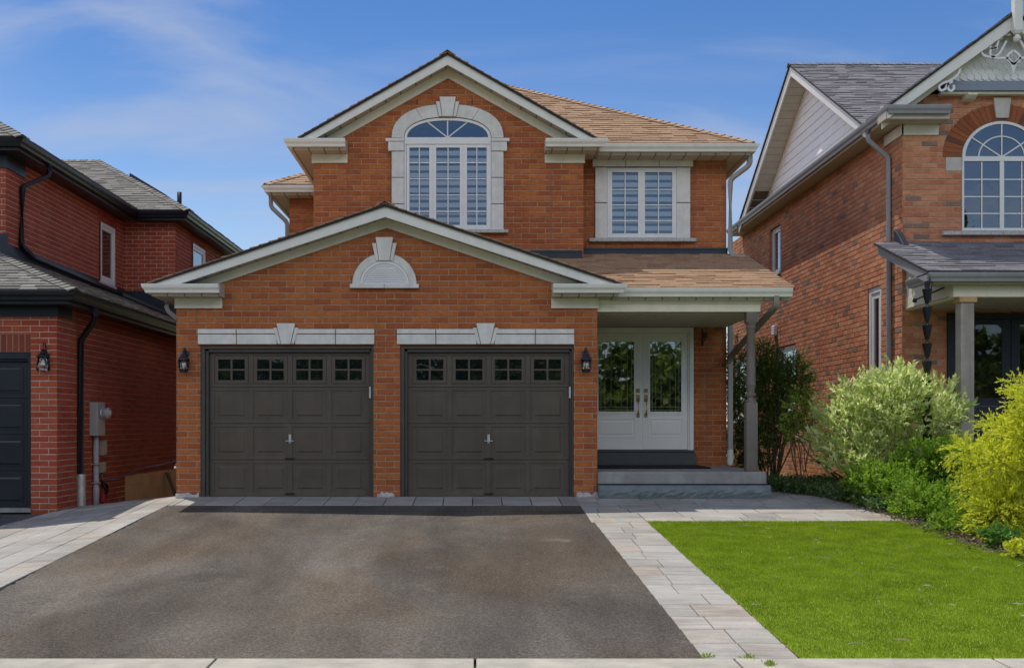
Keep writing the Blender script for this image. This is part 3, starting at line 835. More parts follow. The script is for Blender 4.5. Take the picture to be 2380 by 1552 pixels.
tag(sheet('garden_bed', 0, 1, -8.74, 6.0, 10, 60, 0.012, M['soil'], lambda x, y: bed_edge(y) - 0.02 + x * (13 - bed_edge(y))), kind='structure')
ng = np.random.default_rng(4)
def blades(n, hmin, hmax, width):
    y = ng.uniform(-8.745, -2.40, n) + ng.normal(0, 0.012, n); y = np.maximum(y, -8.77); u = ng.random(n)
    xl = np.array([lawn_left(v) for v in y]); xr = np.array([bed_edge(v) + 0.05 for v in y])
    x = xl + u * np.maximum(xr - xl, 0.05) + ng.normal(0, 0.014, n)
    z = np.array([gz(a, b) for a, b in zip(x, y)]) + 0.003
    h = ng.uniform(hmin, hmax, n); a = ng.uniform(0, 2 * np.pi, n); tl = ng.normal(0, 0.45, n); ta = ng.uniform(0, 2 * np.pi, n)
    w = width * ng.uniform(0.7, 1.3, n)
    b0 = np.stack([x - np.cos(a) * w, y - np.sin(a) * w, z], 1); b1 = np.stack([x + np.cos(a) * w, y + np.sin(a) * w, z], 1)
    tp = np.stack([x + np.cos(ta) * np.sin(tl) * h, y + np.sin(ta) * np.sin(tl) * h, z + np.cos(tl) * h], 1)
    V = np.stack([b0, b1, tp], 1).reshape(-1, 3)
    return V, np.arange(3 * n).reshape(n, 3)
M['grass'] = leaf('grass_blade', [(0, (0.19, 0.285, 0.008)), (0.45, (0.28, 0.39, 0.012)), (0.9, (0.37, 0.475, 0.024)), (1, (0.55, 0.52, 0.18))], 0.6, 0.4, 0.2)
V, Fq = blades(300000, 0.012, 0.030, 0.0030)
tag(mesh_np('grass', V, Fq, M['grass']), 'short bright green grass of the front lawn', 'grass', kind='stuff')
# straw and dry clippings on the lawn
mb = MB(); rn = random.Random(21)
for i in range(110):
    y = rn.uniform(-8.6, -2.6); x = rn.uniform(lawn_left(y) + 0.05, bed_edge(y)); L = rn.choice((0.03, 0.05, 0.09, 0.14)); a = rn.uniform(0, 6.28); z = gz(x, y) + 0.032
    dx, dy = math.cos(a) * L, math.sin(a) * L; w = 0.003
    mb.add([(x - dy / L * w, y + dx / L * w, z), (x + dy / L * w, y - dx / L * w, z), (x + dx, y + dy, z + 0.008), (x + dx * 0.4, y + dy * 0.4, z + 0.012)], [(0, 1, 2, 3)])
M['straw'] = islands('straw', [(0, (0.40, 0.33, 0.2)), (1, (0.55, 0.50, 0.40))], 0.8, 0.1)
tag(mb.build('litter', M['straw']), 'pale straw and dry clippings scattered over the lawn', 'litter', kind='stuff')

# ================================================================== SHARED BUILDING PARTS
def rake(mb_f, mb_s, mb_z, xa, za, half, m, yf, yw, hf=0.16, hz=0.15, half_z=None, t=0.03):
    """gable trim: sloping fascia at yf, soffit back to the wall yw, frieze board on the wall"""
    for s_ in (-1, 1):
        xe = xa + s_ * half; ze = za - m * half
        mb_f.prism([(xa, za), (xe, ze), (xe, ze - hf * 0.82), (xa, za - hf)], 'y', yf, yf + t)
        zs = za - hf * 0.72; e2 = ze - hf * 0.72 * 0.95
        mb_s.prism([(xa, zs), (xe, e2), (xe, e2 - 0.012), (xa, zs - 0.012)], 'y', yf + t, yw)
        hz_ = half if half_z is None else half_z
        zt = za - hf * 0.72 - 0.014
        mb_z.prism([(xa, zt), (xa + s_ * hz_, zt - m * hz_), (xa + s_ * hz_, zt - m * hz_ - hz), (xa, zt - hz * 1.08)], 'y', yw - 0.028, yw + 0.004)

def eave_return(mb_t, mb_g, mb_z, x0, x1, yf, yw, zt, cap_h=0.05, fz=None, m0=0, m1=0):
    """boxed return of the eave across the gable foot: box, gutter, sloping metal cap, frieze below"""
    mb_t.box(x0, x1, yf, yw, zt - 0.165, zt - 0.03)
    mb_t.prism([(yf, zt - 0.03), (yw, zt - 0.03), (yw, zt + cap_h), (yf, zt - 0.02)], 'x', x0, x1)
    gutter(mb_g, (x0, yf, zt - 0.125), (x1, yf, zt - 0.125), (0, -1, 0), m0, m1)
    if fz: mb_z.box(fz[0], fz[1], yw - 0.035, yw + 0.004, zt - 0.165 - 0.15, zt - 0.166)

def casement_lights(fr, pn, bl, lights, z0, z1, y, zgrid, sash=0.05, bd=None, blind=True, muntin=0.0095):
    """sashes with a two-column muntin grid; fr frame mesh, pn panes, bl striped blind (material 0 light, 1 dark)"""
    for (a, b) in lights:
        for q in ((a, a + sash, z0, z1), (b - sash, b, z0, z1), (a + sash, b - sash, z0, z0 + sash), (a + sash, b - sash, z1 - sash, z1)):
            fr.box(q[0], q[1], y - 0.052, y - 0.008, q[2], q[3])
        ga, gb, g0, g1 = a + sash, b - sash, z0 + sash, z1 - sash
        pn.box(ga, gb, y - 0.034, y - 0.030, g0, g1)
        fr.box((ga + gb) / 2 - muntin, (ga + gb) / 2 + muntin, y - 0.046, y - 0.0345, g0, g1)
        for zz in zgrid:
            fr.box(ga, gb, y - 0.045, y - 0.0343, zz - muntin, zz + muntin)
        if blind:
            p, k = 0.123, 0
            zz = g1
            while zz > g0:
                lo = max(g0, zz - 0.045); bl.mi = 1
                bl.box(ga, gb, y - 0.014, y - 0.011, lo, zz)
                l2 = max(g0, lo - 0.078)
                if l2 < lo - 1e-4:
                    bl.mi = 0; bl.box(ga, gb, y - 0.017, y - 0.011, l2, lo - 0.0005)
                zz = l2 - 0.0005
        if bd is not None: bd.box(ga - 0.01, gb + 0.01, y - 0.010, y - 0.004, g0 - 0.01, g1 + 0.01)

def downspout(parent, path, mat, name='downspout', r=0.07):
    return MB().sweep(bend(path, r), DSP).build(name, mat, parent, smooth=False)

# ================================================================== THE BRICK HOUSE WITH TWO GARAGE DOORS
h1 = thing('brick_house', 'orange brick house with twin brown garage doors, arched upper window and white double front door', 'house', (-0.2, 6.0, 0), 'brick houses in a row')
GL, GR = -4.438, 1.807                     # garage block
YU, YR = 2.10, 2.50                        # upper gable wall, recessed wall (front door, small window)
UL = -2.704                                # left edge of the upper gable wall
HR, HB = 4.283, 14.0                       # right wall, back wall
xg = (GL + GR) / 2
d1 = (-4.08, -1.513); d2 = (-1.117, 1.462); dtop = 2.254
mb = MB()
ho = [(d1[0], d1[1], -0.4, dtop, 0.16), (d2[0], d2[1], -0.4, dtop, 0.16)]
wall(mb, 'y', 0, GL, GR, -0.4, 2.85, ho)
mb.add([(GL, 0, 2.85), (GR, 0, 2.85), (GR, 0, 3.15), (xg, 0, 4.19), (GL, 0, 3.15)], [(0, 1, 2, 3, 4)])
mb.add([(UL, YU, 2.9), (GR - 0.002, YU, 2.9), (GR - 0.002, YU, 5.76), (-0.46, YU, 7.07), (UL, YU, 5.76)], [(0, 1, 2, 3, 4)])
wall(mb, 'y', YR, GR + 0.001, HR, 0.2, 5.72)
wall(mb, 'y', 5.65, -3.70, UL, 2.5, 5.72)
mb.mi = 1
wall(mb, 'x', GL, 0, 7.0, -0.6, 3.1)
wall(mb, 'x', GR, 0, YR, -0.4, 3.1)
wall(mb, 'x', GR - 0.002, YU, YR, 2.9, 5.7)
wall(mb, 'x', UL, YU, 5.65, 2.9, 5.72)
wall(mb, 'x', -3.70, 5.65, HB, -0.6, 5.72)
wall(mb, 'x', HR, YR, HB, -0.5, 5.72)
wall(mb, 'y', HB, -3.70, HR, -0.6, 5.72)
mb.mi = 2
bricks(mb, 'y', 0, -1, [(GL, -0.1), (GR, -0.1), (GR, 3.15), (xg, 4.19), (GL, 3.15)], ho, seed=1)
bricks(mb, 'y', YU, -1, [(UL, 3.2), (GR, 3.2), (GR, 5.76), (-0.46, 7.07), (UL, 5.76)], seed=2, shift=0.1)
bricks(mb, 'y', YR, -1, [(GR, 0.3), (HR, 0.3), (HR, 5.72), (GR, 5.72)], seed=3, shift=0.05)
bricks(mb, 'y', 5.65, -1, [(-3.70, 3.0), (UL, 3.0), (UL, 5.72), (-3.70, 5.72)], seed=4)
mb.build('wall', [M['mort_c'], M['brick_c'], M['face_c']], h1)

# raised brick corner strips and the joints beside them
mb = Runs()
for xa, xb, y, z0, z1 in ((GL + 0.30, GL + 0.309, -0.0015, 2.55, 2.83), (GR - 0.33, GR - 0.321, -0.0015, 2.55, 2.83), (GR - 0.55, GR - 0.541, YU - 0.0015, 4.1, 5.45), (UL + 0.56, UL + 0.569, YU - 0.0015, 4.5, 5.5), (HR - 0.56, HR - 0.551, YR - 0.0015, 4.1, 5.5), (2.62 + 1.32, 2.62 + 1.329, YR - 0.0015, 0.4, 2.7)):
    mb.box(xa, xb, y - 0.008, y + 0.003, z0, z1)
mb.build('control_joint', M['mortar'], h1)
mb = Runs()
for xa in (-0.98, -0.06): mb.box(xa, xa + 0.014, YU - 0.011, YU + 0.002, 6.42, 6.50)
mb.build('weep_vent', M['black'], h1)

# stone toes of the garage piers
mb = Runs(); rn = random.Random(3)
for a, b in ((GL - 0.01, -4.10), (-1.46, -1.20), (1.50, GR + 0.01)):
    n = 7
    top = [(a + (b - a) * i / n, 0.06 + rn.uniform(-0.025, 0.03)) for i in range(n + 1)]
    mb.prism([(a, -0.1)] + top + [(b, -0.1)], 'y', -0.022, 0.02)
mb.build('pier_base', M['limestone'], h1, bevel=0.006)

# ---- garage doors
YD = 0.12
def garage_door(x0, x1, parent, mat, fmat, glass, zt=2.17):
    f = MB()
    o0, o1 = x0 - 0.105, x1 + 0.055
    f.box(o0, x0 - 0.045, 0.02, 0.15, -0.05, zt + 0.08); f.box(x0 - 0.045, x0, 0.06, 0.15, -0.05, zt)
    f.box(x1, x1 + 0.025, 0.06, 0.15, -0.05, zt); f.box(x1 + 0.025, o1, 0.02, 0.15, -0.05, zt + 0.08)
    f.box(x0 - 0.045, x1 + 0.025, 0.02, 0.15, zt + 0.03, zt + 0.08); f.box(x0, x1, 0.055, 0.15, zt - 0.015, zt + 0.03)
    f.build('door_frame', fmat, parent, bevel=0.005)
    d = MB(); w = x1 - x0; sh = zt / 4
    d.box(x0, x1, YD + 0.012, YD + 0.05, 0.012, zt - 0.016)
    cw = w * 0.2115; gap = (w - 4 * cw) / 5
    cols_ = [(x0 + gap * (i + 1) + cw * i, x0 + gap * (i + 1) + cw * (i + 1)) for i in range(4)]
    for r_ in range(4):
        z0, z1 = r_ * sh + 0.012, (r_ + 1) * sh - 0.004
        if r_ == 3: z1 = zt - 0.016
        rz0, rz1 = z0 + 0.055, z1 - 0.04
        if r_ == 3: rz0, rz1 = z0 + 0.045, z1 - 0.05
        d.box(x0, x1, YD, YD + 0.013, z0, rz0); d.box(x0, x1, YD, YD + 0.013, rz1, z1)
        xs_ = [x0] + [q for c_ in cols_ for q in c_] + [x1]
        for i in range(0, len(xs_), 2): d.box(xs_[i], xs_[i + 1], YD, YD + 0.013, rz0, rz1)
        if r_ < 3:
            for a, b in cols_: d.frustum(a + 0.055, b - 0.055, rz0 + 0.05, rz1 - 0.05, YD + 0.0125, 0.022, YD + 0.001)
    door = d.build('garage_door', mat, parent, bevel=0.003)
    z0, z1 = 3 * sh + 0.057, zt - 0.066
    for a, b in cols_:
        wf, wg = MB(), MB()
        k = 0.05; za, zb = z0 + 0.006, z1 - 0.006; a, b = a + 0.006, b - 0.006
        for q in ((a, a + k, za, zb), (b - k, b, za, zb), (a + k, b - k, za, za + k), (a + k, b - k, zb - k, zb)): wf.box(q[0], q[1], YD - 0.004, YD + 0.0115, q[2], q[3])
        mx, mz = (a + b) / 2, (za + zb) / 2
        wf.box(mx - 0.015, mx + 0.015, YD - 0.003, YD + 0.0115, za + k, zb - k)
        for q in ((a + k, mx - 0.015), (mx + 0.015, b - k)): wf.box(q[0], q[1], YD - 0.003, YD + 0.0115, mz - 0.013, mz + 0.013)
        win = wf.build('window', mat, door, bevel=0.003)
        wg.box(a + 0.01, b - 0.01, YD + 0.006, YD + 0.0113, za + 0.01, zb - 0.01)
        wg.build('pane', glass, door)
    hx = (cols_[1][1] + cols_[2][0]) / 2
    hb = MB()
    hb.box(hx - 0.019, hx + 0.019, YD - 0.008, YD, 0.80, 0.93)
    hb.sweep([(hx - 0.06, YD - 0.03, 0.832), (hx + 0.06, YD - 0.03, 0.832)], [(-0.006, -0.006), (0.006, -0.006), (0.006, 0.006), (-0.006, 0.006)])
    hb.lathe([(0.014, 0), (0.014, 0.035)], (hx, YD - 0.036, 0.832), 10, 'y')
    hb.build('handle', M['steel'], door, bevel=0.002)
    for zz in (0.565, 0.04):
        lb = MB(); lb.box(hx - 0.07, hx + 0.07, YD - 0.03, YD - 0.018, zz, zz + 0.014); lb.box(hx - 0.05, hx - 0.04, YD - 0.03, YD, zz, zz + 0.014); lb.box(hx + 0.04, hx + 0.05, YD - 0.03, YD, zz, zz + 0.014)
        lb.build('lift_handle', M['black'], door)
    sb = MB(); sb.box(x1 - 0.014, x1 + 0.012, YD - 0.075, YD - 0.012, 1.47, 1.64)
    sb.build('striker_plate', M['steel'], door, bevel=0.002)
    return door
garage_door(d1[0] + 0.105, d1[1] - 0.055, h1, M['brown'], M['brown_frame'], M['glass_garage'])
garage_door(d2[0] + 0.105, d2[1] - 0.055, h1, M['brown'], M['brown_frame'], M['glass_garage'])
mb = MB(); mb.box(d1[0], d1[1], -0.005, 0.16, -0.06, 0.006); mb.box(d2[0], d2[1], -0.005, 0.16, -0.06, 0.006)
mb.build('garage_sill', M['concrete'], h1)

# ---- stone lintels with keystones over the garage doors
for x0, x1 in ((X(461, 0), X(870, 0)), (X(923, 0), X(1334, 0))):
    mb = MB(); xc = (x0 + x1) / 2 + 0.0; za, zm, zb = Z(800, 0), Z(776.5, 0), Z(765, 0)
    g = 0.012
    for s_ in (-1, 1):
        e = x0 if s_ < 0 else x1
        for lo, hi, yy, inner, j in ((za, zm - g / 2, -0.038, 0.135, 0.52), (zm + g / 2, zb, -0.046, 0.165, 0.53)):
            i_ = xc + s_ * inner; md = i_ + (e - i_) * (1 - j + 0.03)
            mb.box(i_, md - s_ * g / 2, yy, 0.01, lo, hi); mb.box(md + s_ * g / 2, e, yy, 0.01, lo, hi)
    keystone(mb, xc, za, Z(752, 0), 0.275, 0.135, -0.062, 0.01, 0.05, 0.065)
    o = mb.build('lintel', M['stone'], h1, bevel=0.004)
    jb = MB(); jb.box(x0 + 0.01, x1 - 0.01, -0.026, 0.008, za + 0.01, zb - 0.006)
    jb.build('joint', M['stone_joint'], o)

# ---- half round louvre in the garage gable
vx, vz = X(894, 0), Z(661, 0)
mb = MB()
oa = arc(vx, vz, 0.475, 0.46, 8, 172, 26); ia = arc(vx, vz, 0.365, 0.345, 8, 172, 26)
oa = [(vx + 0.475, vz)] + oa + [(vx - 0.475, vz)]; ia = [(vx + 0.365, vz)] + ia + [(vx - 0.365, vz)]
mb.band(oa, ia, 'y', -0.045, 0.01)
keystone(mb, vx, vz + 0.345, Z(553, 0), 0.26, 0.15, -0.075, 0.01, 0.05, 0.085)
mb.box(vx - 0.508, vx - 0.003, -0.075, 0.01, Z(670.5, 0), vz - 0.001); mb.box(vx + 0.003, vx + 0.508, -0.075, 0.01, Z(670.5, 0), vz - 0.001)
vent = mb.build('vent_surround', M['stone'], h1, bevel=0.004)
mb = MB()
oa = arc(vx, vz, 0.362, 0.342, 0, 180, 24); ia = arc(vx, vz, 0.325, 0.305, 0, 180, 24)
mb.band(oa, ia, 'y', -0.04, 0.01)
oa2 = arc(vx, vz, 0.322, 0.302, 0, 180, 24); ia2 = arc(vx, vz, 0.295, 0.275, 0, 180, 24)
mb.band(oa2, ia2, 'y', -0.026, 0.01)
k = 0
while k < 9:
    za = vz + 0.005 + k * 0.031; zb = za + 0.029
    hw = 0.295 * math.sqrt(max(0.01, 1 - ((zb - vz) / 0.278) ** 2)) if zb - vz < 0.275 else 0.05
    mb.add([(vx - hw, -0.030, za), (vx + hw, -0.030, za), (vx + hw, -0.0125, zb), (vx - hw, -0.0125, zb), (vx - hw, -0.0125, za), (vx + hw, -0.0125, za)], [(0, 1, 2, 3), (0, 4, 5, 1)])
    k += 1
mb.prism(arc(vx, vz, 0.30, 0.28, 0, 180, 24), 'y', -0.012, 0.008)
mb.build('louvre', M['white'], h1)

# ---- arched upper window
y = YU
wx0, wx1 = X(940, y), X(1141, y); wc = (wx0 + wx1) / 2
zs_ = Z(323, y)                                            # springing
zb_ = Z(535, y)
fr, pn, bl, bd = MB(), MB(), MB(), MB()
rxo, rzo = (wx1 - wx0) / 2, Z(276, y) - zs_
def fan(rx, rz, n=30): return arc(wc, zs_, rx, rz, 0, 180, n, 2.25)
fr.band(fan(rxo, rzo), fan(rxo - 0.045, rzo - 0.045), 'y', y - 0.05, y - 0.004)
fr.box(wx0, wx1, y - 0.055, y - 0.004, Z(337, y), zs_ + 0.012)
fr.box(wx0, wx0 + 0.03, y - 0.05, y - 0.004, zb_, Z(337, y)); fr.box(wx1 - 0.03, wx1, y - 0.05, y - 0.004, zb_, Z(337, y))
fr.box(wx0 + 0.03, wx1 - 0.03, y - 0.05, y - 0.004, zb_, zb_ + 0.025)
lights = [(X(945, y), X(1005, y)), (X(1007, y), X(1076, y)), (X(1078.5, y), X(1138, y))]
for u_ in (1006, 1077): fr.box(X(u_, y) - 0.02, X(u_, y) + 0.02, y - 0.046, y - 0.004, zb_ + 0.025, Z(338, y))
casement_lights(fr, pn, bl, lights, zb_ + 0.025, Z(338, y), y, [Z(v, y) for v in (380, 417.5, 455, 493)], 0.052, bd)
for a in (52, 90, 128):
    L = 1.0
    ex, ez = wc + (rxo - 0.05) * L * math.cos(R(a)) * 0.80, zs_ + (rzo - 0.045) * (math.sin(R(a)) ** 0.35)
    if a == 90: ex = wc
    fr.sweep([(wc, y - 0.036, zs_ + 0.012), (ex, y - 0.036, ez)], [(-0.010, -0.003), (0.010, -0.003), (0.010, 0.003), (-0.010, 0.003)], up=(0, 1, 0))
win = fr.build('window', M['white'], h1, bevel=0.003)
pn.build('pane', M['glass_clear'], win); bl.build('blind', [M['blind_l'], M['blind_d']], win); bd.build('dark_room', M['deck'], win)
mb = MB(); mb.prism(fan(rxo - 0.04, rzo - 0.04), 'y', y - 0.030, y - 0.006); mb.build('fanlight_pane', M['glass'], win)
mb = MB()
so, si = [arc(wc, zs_, X(1170, y) - wc, Z(245, y) - zs_, 0, 180, 40, 2.3), arc(wc, zs_, rxo + 0.006, rzo + 0.012, 0, 180, 40, 2.25)]
g = 0.006
for i0, i1 in ((0, 13), (13, 18), (22, 27), (27, 40)):
    o_, n_ = so[i0:i1 + 1], si[i0:i1 + 1]
    def cut(a, b, t): return (a[0] + (b[0] - a[0]) * t, a[1] + (b[1] - a[1]) * t)
    o_[0], n_[0] = cut(o_[0], o_[1], 0.05), cut(n_[0], n_[1], 0.05); o_[-1], n_[-1] = cut(o_[-1], o_[-2], 0.05), cut(n_[-1], n_[-2], 0.05)
    mb.band(o_, n_, 'y', y - 0.065, y + 0.01)
keystone(mb, wc, si[20][1] + 0.002, Z(229, y), 0.27, 0.17, y - 0.10, y + 0.01, 0.055, 0.075)
for s_ in (-1, 1):
    e_in = wc + s_ * (rxo + 0.004)
    e = lambda u: (X(u, y) if s_ > 0 else 2 * wc - X(u, y))
    mb.box(e_in, e(1184), y - 0.085, y + 0.01, Z(331, y), Z(324, y)); mb.box(e_in, e(1178), y - 0.075, y + 0.01, Z(353, y), Z(332, y))
    for va, vb in ((414, 354), (475, 415), (535, 476)):
        mb.box(e_in, e(1170), y - 0.06, y + 0.01, Z(va, y) + g / 2, Z(vb, y) - g / 2)
sur = mb.build('stone_surround', M['stone'], win, bevel=0.004)
mb = MB(); mb.box(X(899, y), X(1040, y) - 0.002, y - 0.11, y + 0.01, Z(543, y), Z(535.5, y)); mb.box(X(1040, y) + 0.002, X(1181, y), y - 0.11, y + 0.01, Z(543, y), Z(535.5, y))
mb.build('sill', M['limestone'], win, bevel=0.006)
mb = MB(); mb.box(X(909, y), wx0 - 0.005, y - 0.045, y + 0.01, Z(534, y), Z(330, y)); mb.box(wx1 + 0.005, X(1168, y), y - 0.045, y + 0.01, Z(534, y), Z(330, y))
mb.band(arc(wc, zs_, X(1168, y) - wc, Z(247, y) - zs_, 0, 180, 40, 2.3), si, 'y', y - 0.045, y + 0.008)
mb.build('joint', M['stone_joint'], win)

# ---- small upper window
y = YR
fr, pn, bl, bd = MB(), MB(), MB(), MB()
a0, a1, z0, z1 = X(1411, y), X(1571, y), Z(554, y), Z(392, y)
fr.box(a0, a0 + 0.03, y - 0.05, y - 0.004, z0, z1); fr.box(a1 - 0.03, a1, y - 0.05, y - 0.004, z0, z1)
fr.box(a0 + 0.03, a1 - 0.03, y - 0.055, y - 0.004, z1 - 0.03, z1); fr.box(a0 + 0.03, a1 - 0.03, y - 0.05, y - 0.004, z0, z0 + 0.03)
fr.box(X(1490, y) - 0.02, X(1490, y) + 0.02, y - 0.046, y - 0.004, z0 + 0.02, Z(395, y))
casement_lights(fr, pn, bl, [(X(1415, y), X(1489, y)), (X(1491, y), X(1568, y))], z0 + 0.02, Z(395, y), y, [Z(v, y) for v in (442, 478, 515)], 0.052, bd)
win = fr.build('window', M['white'], h1, bevel=0.003)
pn.build('pane', M['glass_clear'], win); bl.build('blind', [M['blind_l'], M['blind_d']], win); bd.build('dark_room', M['deck'], win)
mb = MB(); g = 0.004
xs_ = [X(1376, y), X(1453, y), X(1531, y), X(1610, y)]
for a, b in zip(xs_, xs_[1:]): mb.box(a + g, b - g, y - 0.065, y + 0.01, Z(389, y), Z(363, y))
for a, b in ((X(1383, y), a0 - 0.003), (a1 + 0.003, X(1603, y))):
    for va, vb in ((472, 390.5), (555, 473)): mb.box(a, b, y - 0.05, y + 0.01, Z(va, y) + g, Z(vb, y) - g)
mb.build('stone_surround', M['stone'], win, bevel=0.004)
mb = MB(); mb.box(xs_[0] + 0.02, xs_[3] - 0.02, y - 0.04, y + 0.008, Z(388, y), Z(364, y))
for a, b in ((X(1385, y), a0), (a1, X(1601, y))): mb.box(a, b, y - 0.03, y + 0.008, Z(554, y), Z(391, y))
mb.build('joint', M['stone_joint'], win)
mb = MB(); mb.box(X(1368, y), X(1490, y) - 0.002, y - 0.10, y + 0.01, Z(563, y), Z(555.5, y)); mb.box(X(1490, y) + 0.002, X(1616, y), y - 0.10, y + 0.01, Z(563, y), Z(555.5, y))
mb.build('sill', M['limestone'], win, bevel=0.006)

# ---- dark flashing where the lower roofs meet the wall
mb = Runs()
mb.box(GR - 0.02, HR + 0.02, YR - 0.02, YR + 0.01, 3.80, Z(577, YR)); mb.box(GR - 0.02, HR + 0.02, YR - 0.028, YR - 0.0205, Z(577, YR) - 0.03, Z(577, YR) + 0.004)
mb.box(0.1, GR - 0.02, YU - 0.02, YU + 0.01, 3.5, Z(583, YU)); mb.box(0.1, GR - 0.02, YU - 0.028, YU - 0.0205, Z(583, YU) - 0.03, Z(583, YU) + 0.004)
mb.build('flashing', M['flash'], h1, bevel=0.004)

# ---- roofs
def e(pts, u=(1, 0, 0), **k): shingles(rf, pts, u, **k)
rf = MB()                                                   # garage and porch
gx, gzp, gm, gh = xg, 4.262, 0.334, 3.46
for s_ in (-1, 1):
    e([(gx, -0.34, gzp + 0.02), (gx + s_ * gh, -0.34, gzp + 0.02 - gm * gh), (gx + s_ * gh, 3.2 if s_ > 0 else 7.2, gzp + 0.02 - gm * gh), (gx, 3.2 if s_ > 0 else 7.2, gzp + 0.02)], (0, 1, 0), seed=4 + s_)
pe, pt = 3.085, 3.085 + 0.335 * 2.65
pz = lambda yy: pe + 0.335 * (yy + 0.15)
e([(2.08, -0.15, pe), (4.70, -0.15, pe), (4.60, YR, pt), (-0.3, YR, pt), (-0.3, 2.3, pz(2.3))], seed=8)
n0 = Vector((gm, 0, 1)); caps(rf, (gx, -0.34, gzp + 0.025), (gx, YU, gzp + 0.025), (-gm, 0, 1), (gm, 0, 1), 0.14)
roof_low = rf.build('roof', [M['shingle_tan'], M['deck']], h1)
rf = MB()                                                   # upper roof
ux, uz, um, uh = -0.46, 7.165, 0.57, 2.46
for s_ in (-1, 1):
    e([(ux, 1.76, uz + 0.02), (ux + s_ * uh, 1.76, uz + 0.02 - um * uh), (ux + s_ * uh, 6.0, uz + 0.02 - um * uh), (ux, 6.0, uz + 0.02)], (0, 1, 0), seed=14 + s_)
ez_, es = 5.765, 0.54
def hz(t): return ez_ + es * t
e([(1.3, 2.05, hz(0)), (4.62, 2.05, hz(0)), (0.3, 6.37, hz(4.32)), (-0.4, 6.37, hz(4.32)), (-0.4, 3.75, hz(1.7))], seed=20)
e([(4.62, 2.05, hz(0)), (4.62, 14.3, hz(0)), (0.3, 9.98, hz(4.32)), (0.3, 6.37, hz(4.32))], (0, 1, 0), seed=21)
e([(-4.1, 5.25, hz(0)), (-4.1, 14.3, hz(0)), (0.22, 9.98, hz(4.32)), (0.22, 9.57, hz(4.32))], (0, 1, 0), seed=22)
e([(-4.1, 5.25, hz(0)), (0.22, 5.25, hz(0)), (0.22, 9.57, hz(4.32))], seed=23)
e([(-4.1, 14.3, hz(0)), (4.62, 14.3, hz(0)), (0.3, 9.98, hz(4.32)), (0.22, 9.98, hz(4.32))], seed=24, expo=0.3)
caps(rf, (4.62, 2.05, hz(0) + 0.005), (0.3, 6.37, hz(4.32) + 0.005), (0, -es, 1), (es, 0, 1), 0.13)
caps(rf, (-4.1, 5.25, hz(0) + 0.005), (0.2, 9.55, hz(4.3) + 0.005), (0, -es, 1), (-es, 0, 1), 0.13)
caps(rf, (ux, 1.76, uz + 0.025), (ux, 4.8, uz + 0.025), (-um, 0, 1), (um, 0, 1), 0.14)
rf.build('roof', [M['shingle_tan'], M['deck']], h1)

# ---- gable trim, eaves, gutters
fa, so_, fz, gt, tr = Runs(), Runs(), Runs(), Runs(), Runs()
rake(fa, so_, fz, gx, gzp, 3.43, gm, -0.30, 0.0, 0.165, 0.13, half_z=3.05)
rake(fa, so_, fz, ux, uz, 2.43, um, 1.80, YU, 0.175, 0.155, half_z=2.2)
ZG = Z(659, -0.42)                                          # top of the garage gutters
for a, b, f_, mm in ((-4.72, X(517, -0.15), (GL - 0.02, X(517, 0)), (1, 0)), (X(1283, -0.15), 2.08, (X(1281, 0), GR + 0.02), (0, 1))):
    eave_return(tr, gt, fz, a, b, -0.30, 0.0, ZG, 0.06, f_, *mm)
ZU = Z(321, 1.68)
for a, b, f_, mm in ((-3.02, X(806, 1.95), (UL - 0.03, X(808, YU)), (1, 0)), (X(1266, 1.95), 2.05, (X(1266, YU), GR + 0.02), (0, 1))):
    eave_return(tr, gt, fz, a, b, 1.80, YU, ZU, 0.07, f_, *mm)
# side eaves running back
tr.box(GL - 0.30, GL + 0.01, 0.002, 7.0, ZG - 0.165, ZG - 0.03); gutter(gt, (GL - 0.28, 7.0, ZG - 0.125), (GL - 0.28, -0.30, ZG - 0.125), (-1, 0, 0), 0, 1)
tr.box(UL - 0.32, UL + 0.01, YU + 0.002, 5.3, ZU - 0.165, ZU - 0.03); gutter(gt, (-3.02, 5.3, ZU - 0.125), (-3.02, 1.80, ZU - 0.125), (-1, 0, 0), 0, 1)
tr.box(GR, 2.048, YU + 0.002, YR, ZU - 0.165, ZU - 0.03)
# recessed front eave, right eave, back-left eave
ZR = Z(333, 1.95); yr = 2.07
tr.box(2.05, HR + 0.31, yr, YR + 0.01, ZR - 0.165, ZR - 0.03); gutter(gt, (1.86, yr, ZR - 0.125), (HR + 0.31, yr, ZR - 0.125), (0, -1, 0), 0, 1)
tr.box(HR - 0.01, HR + 0.31, YR + 0.01, 14.2, ZR - 0.165, ZR - 0.03); gutter(gt, (HR + 0.31, yr, ZR - 0.125), (HR + 0.31, 14.2, ZR - 0.125), (1, 0, 0), 1, 0)
tr.box(-4.04, UL - 0.33, 5.3, 5.66, ZR - 0.165, ZR - 0.03); gutter(gt, (-4.04, 5.3, ZR - 0.125), (UL, 5.3, ZR - 0.125), (0, -1, 0), 1, 0)
tr.box(-4.04, -3.69, 5.66, 14.2, ZR - 0.165, ZR - 0.03); gutter(gt, (-4.04, 14.2, ZR - 0.125), (-4.04, 5.3, ZR - 0.125), (-1, 0, 0), 0, 1)
